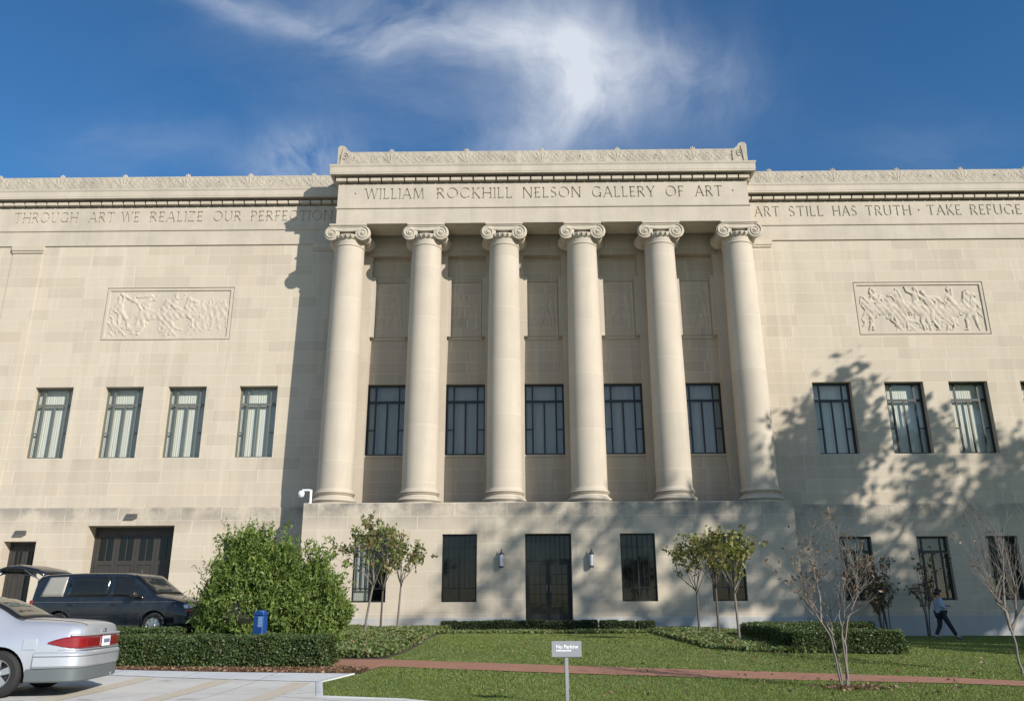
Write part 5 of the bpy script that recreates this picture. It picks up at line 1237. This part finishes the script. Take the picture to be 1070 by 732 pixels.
# ---- dark blue minivan with its tailgate up (local x forward from the tail)
VAN = Car([(0.00,.44,.72,.62,.80,.95,.81,1.52,.64),(.05,.38,.80,.62,.86,.97,.86,1.60,.69),(.30,.32,.84,.62,.888,.985,.875,1.655,.715),(1.5,.28,.86,.62,.90,.99,.885,1.685,.725),(2.5,.28,.86,.62,.90,.99,.885,1.675,.72),(2.80,.28,.86,.62,.90,.99,.88,1.635,.71),
    (3.20,.28,.86,.62,.895,.985,.875,1.38,.735),(3.62,.28,.85,.61,.89,.97,.865,1.115,.75),(4.05,.29,.83,.60,.88,.93,.85,1.04,.74),(4.38,.31,.80,.58,.86,.88,.82,.965,.71),(4.56,.34,.76,.56,.82,.80,.77,.87,.66),(4.64,.40,.66,.56,.74,.74,.70,.78,.58)], (.92, 3.66), .33)
def build_van():
    c = VAN; rz = R(-8.0); rot = Matrix.Rotation(rz, 3, 'Z')
    r = empty('parked_minivan', Vector((-9.62, 22.1, 0))-rot @ Vector((3.66, -.88, 0)), 'dark blue minivan with its tailgate raised, parked on the driveway', 'minivan', None, rz)
    r.location.z = g(-11, 23)+.015
    c.body(M['navy'], r)
    c.sheet('windscreen', lambda u, v: c.top(2.86+(3.56-2.86)*v, -.93+1.86*u), M['carglass'], r, 12, 8, .012)
    for sd in (-1, 1):
        c.sideglass(.30,.98,.42,.98,.12,.90,M['beige'] if sd < 0 else M['carglass'],r,sd,.012); c.sideglass(1.10,2.26,1.10,2.24,.12,.90,M['carglass'],r,sd,.012)
        c.sideglass(2.36,3.34,2.36,2.80,.12,.90,M['carglass'],r,sd,.012)
        mb = MB(); mb.cbox(3.02, 3.20, sd*1.0-.11, sd*1.0+.11, 1.02, 1.19, .035); mb.tube([(3.1, sd*.86, 1.03),(3.1, sd*.96, 1.06)], .03, 8); mb.build('mirror', M['blacktrim'], r, 40)
        for x0, z in ((2.42,.86),(1.16,.86)):
            mb = MB(); y = c.low(x0+.1, z); mb.cbox(x0, x0+.18, sd*y-.02, sd*y+.02, z-.025, z+.025, .008); mb.build('door_handle', M['blacktrim'], r)
        mb = MB(); mb.tube([(x, sd*(c.low(x,.62)+.002), .62) for x in np.linspace(1.32, 3.22, 12)], .022, 6); mb.tube([(x, sd*(c.low(x,.62)+.002), .62) for x in np.linspace(.1, .52, 5)], .022, 6); mb.build('side_moulding', M['navy'], r, 40)
        mb = MB(); mb.tube([(x, sd*(c.low(x,.925)+.001), .925) for x in np.linspace(.15, 4.2, 16)], .008, 6); mb.build('belt_line', M['cladding'], r, 40)
        for xx in (1.04, 2.31, 3.34):
            mb = MB(); mb.tube([(xx, sd*(c.low(xx, z)+.001), z) for z in (.36,.5,.65,.8,.95)], .005, 5); mb.build('door_gap', M['blacktrim'], r)
        mb = MB(); mb.cbox(4.40, 4.60, sd*.66-.15, sd*.66+.15, .735, .865, .03); mb.build('headlight', M['clearlens'], r)
        mb = MB(); mb.cbox(4.38, 4.615, sd*.66-.155, sd*.66+.155, .665, .725, .02); mb.build('marker_light', M['amber'], r)
        mb = MB(); mb.cbox(-.012, .10, sd*.80-.07, sd*.80+.055, .80, .98, .02); mb.build('tail_light', M['redlens'], r)
        mb = MB(); mb.tube([(.06, sd*.62, 1.48), (-.50, sd*.64, 1.80)], .014, 8); mb.build('tailgate_strut', M['chrome'], r)
    fp = [(4.25,.86),(4.45,.83),(4.60,.74),(4.67,.55),(4.70,.25),(4.705,0)]; fp = fp+[(x,-y) for x, y in fp[-2::-1]]
    c.band('front_bumper', [(x, -y) for x, y in fp], .36, .60, .03, M['navy'], r, .03)
    mb = MB(); mb.cbox(4.60, 4.67, -.46, .46, .70, .82, .02)
    mb.build('grille', M['blacktrim'], r)
    mb = MB(); mb.cbox(-.10, .12, -.84, .84, .40, .60, .04); mb.build('rear_bumper', M['navy'], r)
    mb = MB(); mb.box(-.012, -.004, -.66, .66, .62, 1.50); mb.build('dark_tail_panel', M['interior'], r)  # black panel painted as the shade inside the open tail
    mb = MB(); mb.box(.3, 4.3, -.72, .72, .24, .34); mb.build('underbody', M['blacktrim'], r)
    mb = MB(); mb.lathe([(.022,0),(.016,.03),(.008,.10),(0,.11)], (2.62,0,1.69), 10); mb.build('aerial', M['greybox'], r, 40)
    # raised tailgate: a curved shell hinged on the rear edge of the roof
    V = []; nu, nv = 10, 8
    prof = [(.16,1.69),(.02,1.755),(-.22,1.83),(-.50,1.885),(-.80,1.91),(-1.02,1.90),(-1.15,1.865),(-1.20,1.80),(-1.20,1.74),(-1.17,1.70)]
    for i, (px, pz) in enumerate(prof):
        for j in range(nv+1):
            f = -1+2*j/nv; w = .70 if i < 2 else .74-.02*i/9; V.append((px, w*f, pz-.035*f*f-.03*max(0, abs(f)-.8)*5))
    F = [(i*(nv+1)+j, (i+1)*(nv+1)+j, (i+1)*(nv+1)+j+1, i*(nv+1)+j+1) for i in range(len(prof)-1) for j in range(nv)]
    mb = MB(); mb.add(V, F); t = mb.build('tailgate', M['navy'], r, 50); md = t.modifiers.new('t', 'SOLIDIFY'); md.thickness = .05; md.offset = 0
    mb = MB(); mb.add([(a, b, z) for a, b, z in ((-.12,-.58,1.81),(-.12,.58,1.81),(-.78,.58,1.935),(-.78,-.58,1.935))], [(0,1,2,3)]); q = mb.build('rear_window', M['carglass'], t); md = q.modifiers.new('t', 'SOLIDIFY'); md.thickness = .012
    mb = MB()
    for k in range(3): mb.tube([(3.5+.05*k, -.55+.5*k, 1.155-.02*k), (3.38+.05*k, .05+.45*k, 1.245-.01*k)], .008, 6)
    mb.build('wiper', M['blacktrim'], r)
    for x in c.wheels:
        for sd in (-1, 1): c.wheel(x, sd, r, .20, 8, .60)
build_van()

# ================================================================ SMALL THINGS ON THE LAWN
def text_mesh(body, size):
    cu = bpy.data.curves.new('t', 'FONT'); cu.body = body; cu.size = size; cu.extrude = .0015; cu.align_x = 'LEFT'; cu.offset = .0012
    o = bpy.data.objects.new('t', cu); C.objects.link(o); return o
sx, sy = .60, 11.75
r = empty('parking_sign', (sx, sy, g(sx, sy)), 'small grey No Parking sign on a thin post in the front lawn', 'sign'); r.rotation_euler = (0,0,R(2))
mb = MB(); mb.cbox(-.025, .025, -.02, .02, -.2, .61, .006); mb.build('post', M['post'], r)
mb = MB(); mb.cbox(-.205, .205, -.036, -.022, .592, .80, .006); pn = mb.build('sign_panel', M['signgrey'], r)
o = text_mesh('No Parking', .066); t = evaluated(o, 'lettering', M['signwhite'], pn, None, (-.142, -.0385, .705)); t.rotation_euler = (PI/2, 0, 0)
mb = MB(); xx = -.138; rr = random.Random(3)
for k in range(9):
    w = rr.uniform(.012, .026); mb.box(xx, xx+w, -.0395, -.0362, .668, .668+rr.choice((.014,.018,.020))); xx += w+.006
mb.build('small_lettering', M['signwhite'], pn)

bx_, by_ = -5.76, 18.72
r = empty('blue_post_box', (bx_, by_, g(bx_, by_)), 'narrow blue metal post with a pale panel, between the hedge and the bush', 'post'); r.rotation_euler = (0,0,R(-14))
mb = MB(); mb.cbox(-.120, .120, -.10, .10, 0, .90, .015); mb.cbox(-.123, .123, -.103, .103, .90, .98, .015); mb.build('body', M['blue'], r)
mb = MB(); mb.lathe([(.115,.0),(.11,.02),(.08,.04),(0,.05)], (0,0,.97), 14); mb.build('cap', M['blue'], r)
mb = MB(); mb.box(.0, .10, -.108, -.101, .66, .88)
for k in range(4): mb.box(.015, .088, -.113, -.1085, .67+k*.055, .695+k*.055)
mb.build('notice', M['bluepanel'], r)

# ================================================================ THE WALKING PERSON
def skinned(name, joints, bones, mat, parent, root, sub=2, loc=(0,0,0)):
    me = bpy.data.meshes.new(name); keys = list(joints); me.from_pydata([joints[k][0] for k in keys], [(keys.index(a), keys.index(b)) for a, b in bones], [])
    o = bpy.data.objects.new(name, me); C.objects.link(o); o.modifiers.new('s', 'SKIN'); sv = me.skin_vertices[0].data
    for i, k in enumerate(keys):
        rr = joints[k][1]; sv[i].radius = rr if isinstance(rr, tuple) else (rr, rr); sv[i].use_root = k == root
    m = o.modifiers.new('d', 'SUBSURF'); m.levels = sub; m.render_levels = sub
    return evaluated(o, name, mat, parent, 180, loc)
def person(x, y):
    p = empty('person', (x, y, g(x, y)), 'person walking right along the wall in a pale blue shirt and dark trousers', 'person')
    J = {'pelvis':((0,0,.93),(.13,.11)),'waist':((.0,0,1.08),(.135,.11)),'chest':((-.01,0,1.27),(.15,.12)),'neckb':((.01,0,1.42),.07),'neck':((.035,0,1.49),.055),'head':((.06,0,1.585),(.082,.095)),'crown':((.05,0,1.66),(.065,.075)),'nose':((.145,0,1.575),.018),
         'lh':((.03,-.09,.87),.10),'lk':((.22,-.09,.49),.065),'la':((.43,-.09,.10),.042),'lt':((.58,-.10,.055),.035),
         'rh':((-.02,.09,.87),.10),'rk':((-.03,.09,.48),.065),'ra':((-.24,.09,.11),.042),'rt':((-.10,.10,.045),.035),
         'ls':((-.01,-.17,1.36),.06),'le':((-.06,-.235,1.12),.047),'lw':((.16,-.17,1.06),.034),'lp':((.235,-.13,1.09),.032),
         'rs':((-.01,.17,1.36),.06),'re':((-.05,.235,1.12),.047),'rw':((.17,.16,1.08),.034),'rp':((.24,.12,1.11),.032)}
    B = [('pelvis','waist'),('waist','chest'),('chest','neckb'),('neckb','neck'),('neck','head'),('head','crown'),('head','nose'),('pelvis','lh'),('lh','lk'),('lk','la'),('la','lt'),('pelvis','rh'),('rh','rk'),('rk','ra'),('ra','rt'),
         ('chest','ls'),('ls','le'),('le','lw'),('lw','lp'),('chest','rs'),('rs','re'),('re','rw'),('rw','rp')]
    for sd, h, w in ((-1,'lp','l'),(1,'rp','r')):
        hx, hy, hz = J[h][0]
        for k in range(4):
            a = w+'f%d' % k; L = (.030,.036,.034,.026)[k]; J[a] = ((hx+L, hy-sd*.004, hz+.018-.014*k), .009); J[a+'b'] = ((hx+L+.018, hy-sd*.024, hz+.020-.014*k), .008); B += [(h,a),(a,a+'b')]
        J[w+'th'] = ((hx+.01, hy-sd*.028, hz+.034), .010); B.append((h, w+'th'))
    skinned('body', J, B, M['skin'], p, 'pelvis')
    S = {k: (J[k][0], v) for k, v in {'waist':(.150,.150),'chest':(.165,.155),'neckb':(.085,.085),'ls':.078,'le':.063,'lw':.048,'rs':.078,'re':.063,'rw':.048}.items()}
    S['hem'] = ((.01,0,.90), (.165,.155)); S['waist'] = ((.015,0,1.06), (.175,.155))
    skinned('shirt', S, [('hem','waist'),('waist','chest'),('chest','neckb'),('chest','ls'),('ls','le'),('le','lw'),('chest','rs'),('rs','re'),('re','rw')], M['shirt'], p, 'waist')
    T = {'pelvis':((0,0,.90),(.150,.140)),'lh':(J['lh'][0],.115),'lk':(J['lk'][0],.085),'la':((.41,-.09,.13),.066),'rh':(J['rh'][0],.115),'rk':(J['rk'][0],.085),'ra':((-.22,.09,.14),.066)}
    skinned('trousers', T, [('pelvis','lh'),('lh','lk'),('lk','la'),('pelvis','rh'),('rh','rk'),('rk','ra')], M['jeans'], p, 'pelvis')
    for (a, b) in (('la','lt'),('ra','rt')):
        A, Bq = Vector(J[a][0]), Vector(J[b][0]); skinned('shoe', {'h': ((A.x-.03, A.y, A.z-.035), .048), 'm': (((A+Bq)/2+Vector((0,0,-.015)))[:], .05), 't': ((Bq+Vector((.02,0,-.005)))[:], .042)}, [('h','m'),('m','t')], M['shoe'], p, 'm')
    skinned('hair', {'a': ((.02,0,1.60),(.088,.10)), 'b': ((.035,0,1.665),(.088,.092)), 'c': ((.10,0,1.685),(.045,.06)), 'd': ((-.03,0,1.54),(.05,.07))}, [('a','b'),('b','c'),('a','d')], M['hair'], p, 'a')
    for sd in (-1, 1):
        mb = MB(); mb.lathe([(0,-.010),(.009,-.006),(.011,0),(.009,.006),(0,.010)], (.128, sd*.034, 1.597), 8); mb.build('eye', M['hair'], p, 60)
        mb = MB(); mb.lathe([(0,-.03),(.018,-.02),(.022,0),(.016,.02),(0,.03)], (.05, sd*.085, 1.585), 8); mb.build('ear', M['skin'], p, 60)
    mb = MB(); mb.box(.128, .140, -.022, .022, 1.533, 1.541); mb.build('mouth', M['amber'], p)
    d = MB(); d.cbox(-.05, .05, -.045, .045, -.03, .035, .008); d.lathe([(.028,0),(.026,.05),(.0,.052)], (.045,0,0), 14, 'x'); ph = d.build('held_camera', M['phone'], None, None, (x+.275, y, g(x,y)+1.12))
    tag(ph, 'small black camera held in front of the walking person', 'camera')
person(14.98, 30.6)

# ================================================================ SKY, SUN, CAMERA
w = bpy.data.worlds.new('World'); bpy.context.scene.world = w; w.use_nodes = True; nt = w.node_tree; nt.nodes.clear()
class WN(NT):
    def __init__(s, t): s.t = t
W = WN(nt); out = nt.nodes.new('ShaderNodeOutputWorld')
sky = W.n('ShaderNodeTexSky', sky_type='NISHITA'); sky.sun_disc = False; sky.sun_elevation = SUN_EL; sky.sun_rotation = PI-SUN_AZ; sky.air_density = 1.0; sky.dust_density = .2; sky.ozone_density = 3.2; sky.altitude = 250
d = W.n('ShaderNodeTexCoord').outputs['Generated']
def dot(v): return W.n('ShaderNodeVectorMath', {0: d, 1: v}, operation='DOT_PRODUCT').outputs['Value']
e0, e1, e2 = dot((0,.8387,.5446)), dot((1,0,0)), dot((0,-.5446,.8387))
fwd = W.ma('GREATER_THAN', e0, .05); e0 = W.ma('MAXIMUM', e0, .05); U = W.ma('DIVIDE', e1, e0); Vv = W.ma('DIVIDE', e2, e0)
uv = W.n('ShaderNodeCombineXYZ', {0: U, 1: Vv, 2: 0.0})
wn = W.n('ShaderNodeTexNoise', {'Vector': uv, 'Scale': 5.0, 'Detail': 4, 'Roughness': .55})
warp = W.n('ShaderNodeVectorMath', {0: W.n('ShaderNodeVectorMath', {0: wn.outputs[1], 1: (.5,.5,.5)}, operation='SUBTRACT').outputs[0], 1: (.09,.07,0)}, operation='MULTIPLY').outputs[0]
uw = W.n('ShaderNodeVectorMath', {0: uv, 1: warp}, operation='ADD').outputs[0]
sp = W.n('ShaderNodeSeparateXYZ', {0: uw}); wu, wv = sp.outputs[0], sp.outputs[1]
def blob(cu, cv, a, b, ang):
    ca, sa = math.cos(R(ang)), math.sin(R(ang)); x = W.ma('SUBTRACT', wu, cu); y = W.ma('SUBTRACT', wv, cv)
    p = W.ma('DIVIDE', W.ma('ADD', W.ma('MULTIPLY', x, ca), W.ma('MULTIPLY', y, sa)), a); q = W.ma('DIVIDE', W.ma('SUBTRACT', W.ma('MULTIPLY', y, ca), W.ma('MULTIPLY', x, sa)), b)
    return W.ma('POWER', 2.718, W.ma('MULTIPLY', W.ma('ADD', W.ma('MULTIPLY', p, p), W.ma('MULTIPLY', q, q)), -1.0))
def wisp(scale, det, off):
    v = W.n('ShaderNodeVectorMath', {0: uw, 1: scale}, operation='MULTIPLY').outputs[0]; v = W.n('ShaderNodeVectorMath', {0: v, 1: off}, operation='ADD').outputs[0]
    return W.n('ShaderNodeTexNoise', {'Vector': v, 'Scale': 1.0, 'Detail': det, 'Roughness': .62, 'Distortion': .35}).outputs[0]
n1 = W.ramp(wisp((5,12,1), 7, (3,1,0)), .30, .72); n2 = W.ramp(wisp((14,9,1), 6, (1,5,2)), .27, .76)
cl = W.ma('MULTIPLY', blob(.060,.068,.095,.072,-38), W.ma('ADD', W.ma('MULTIPLY', n2, .65), .42))
def acc(c, b, amt, n): return W.ma('ADD', c, W.ma('MULTIPLY', W.ma('MULTIPLY', b, amt), n))
cl = acc(cl, blob(-.06,.104,.16,.032,-6), .75, n1); cl = acc(cl, blob(-.28,.128,.13,.016,-14), .55, n1); cl = acc(cl, blob(.03,.0,.10,.05,40), .42, n2)
cl = acc(cl, blob(.19,.06,.10,.06,-20), .34, n2); cl = acc(cl, blob(-.27,-.035,.06,.036,10), 1.0, n2); cl = acc(cl, blob(-.46,-.02,.10,.03,0), .18, n1); cl = acc(cl, blob(-.05,.04,.3,.12,-8), .16, n1)
cl = acc(cl, blob(.5,-.03,.1,.04,0), .10, n1)
cl = W.ma('MULTIPLY', W.ma('MULTIPLY', cl, fwd), 1.0, clamp=True)
SKY_ST = .108
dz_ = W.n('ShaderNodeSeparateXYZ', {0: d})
behind = W.n('ShaderNodeMapRange', {0: dz_.outputs[1], 1: .15, 2: -.35, 3: 0.0, 4: 1.0}).outputs[0]      # unseen broken cloud added behind the viewer for neutral fill light
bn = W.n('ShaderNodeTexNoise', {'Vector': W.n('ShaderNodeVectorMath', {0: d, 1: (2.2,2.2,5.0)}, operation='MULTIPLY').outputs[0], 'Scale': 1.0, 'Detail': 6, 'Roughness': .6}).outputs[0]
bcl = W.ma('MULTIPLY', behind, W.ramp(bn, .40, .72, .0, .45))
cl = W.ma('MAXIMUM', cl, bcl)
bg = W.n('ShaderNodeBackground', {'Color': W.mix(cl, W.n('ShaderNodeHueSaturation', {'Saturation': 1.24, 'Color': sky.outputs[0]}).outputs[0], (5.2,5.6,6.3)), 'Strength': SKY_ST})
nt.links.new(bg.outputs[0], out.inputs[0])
sl = bpy.data.lights.new('sun', 'SUN'); sl.energy = 4.9; sl.angle = R(.53); sl.color = (1.0, .935, .85)
so = bpy.data.objects.new('sun', sl); C.objects.link(so); so.location = (20, -20, 30); so.rotation_euler = Vector((SX, SY, SZ)).to_track_quat('Z', 'Y').to_euler()

cam = bpy.data.cameras.new('camera'); cam.sensor_width = 36; cam.lens = 845/1070*36; cam.clip_start = .05; cam.clip_end = 3000
co = bpy.data.objects.new('camera', cam); C.objects.link(co); bpy.context.scene.camera = co
p_, r_, y_ = .3063, -.0039, -.0104
Fv = Vector((math.sin(y_)*math.cos(p_), math.cos(y_)*math.cos(p_), math.sin(p_))); R0 = Vector((math.cos(y_), -math.sin(y_), 0)); U0 = R0.cross(Fv)
Rv = R0*math.cos(r_)+U0*math.sin(r_); Uv = -R0*math.sin(r_)+U0*math.cos(r_)
co.matrix_world = Matrix(((Rv.x,Uv.x,-Fv.x,0),(Rv.y,Uv.y,-Fv.y,0),(Rv.z,Uv.z,-Fv.z,1.25),(0,0,0,1)))
sc = bpy.context.scene
sc.view_settings.view_transform = 'Standard'; sc.view_settings.look = 'None'; sc.view_settings.exposure = 0.30; sc.view_settings.gamma = 1.0; sc.view_settings.use_curve_mapping = False
sc.cycles.max_bounces = 8; sc.cycles.transparent_max_bounces = 12; sc.cycles.use_denoising = True
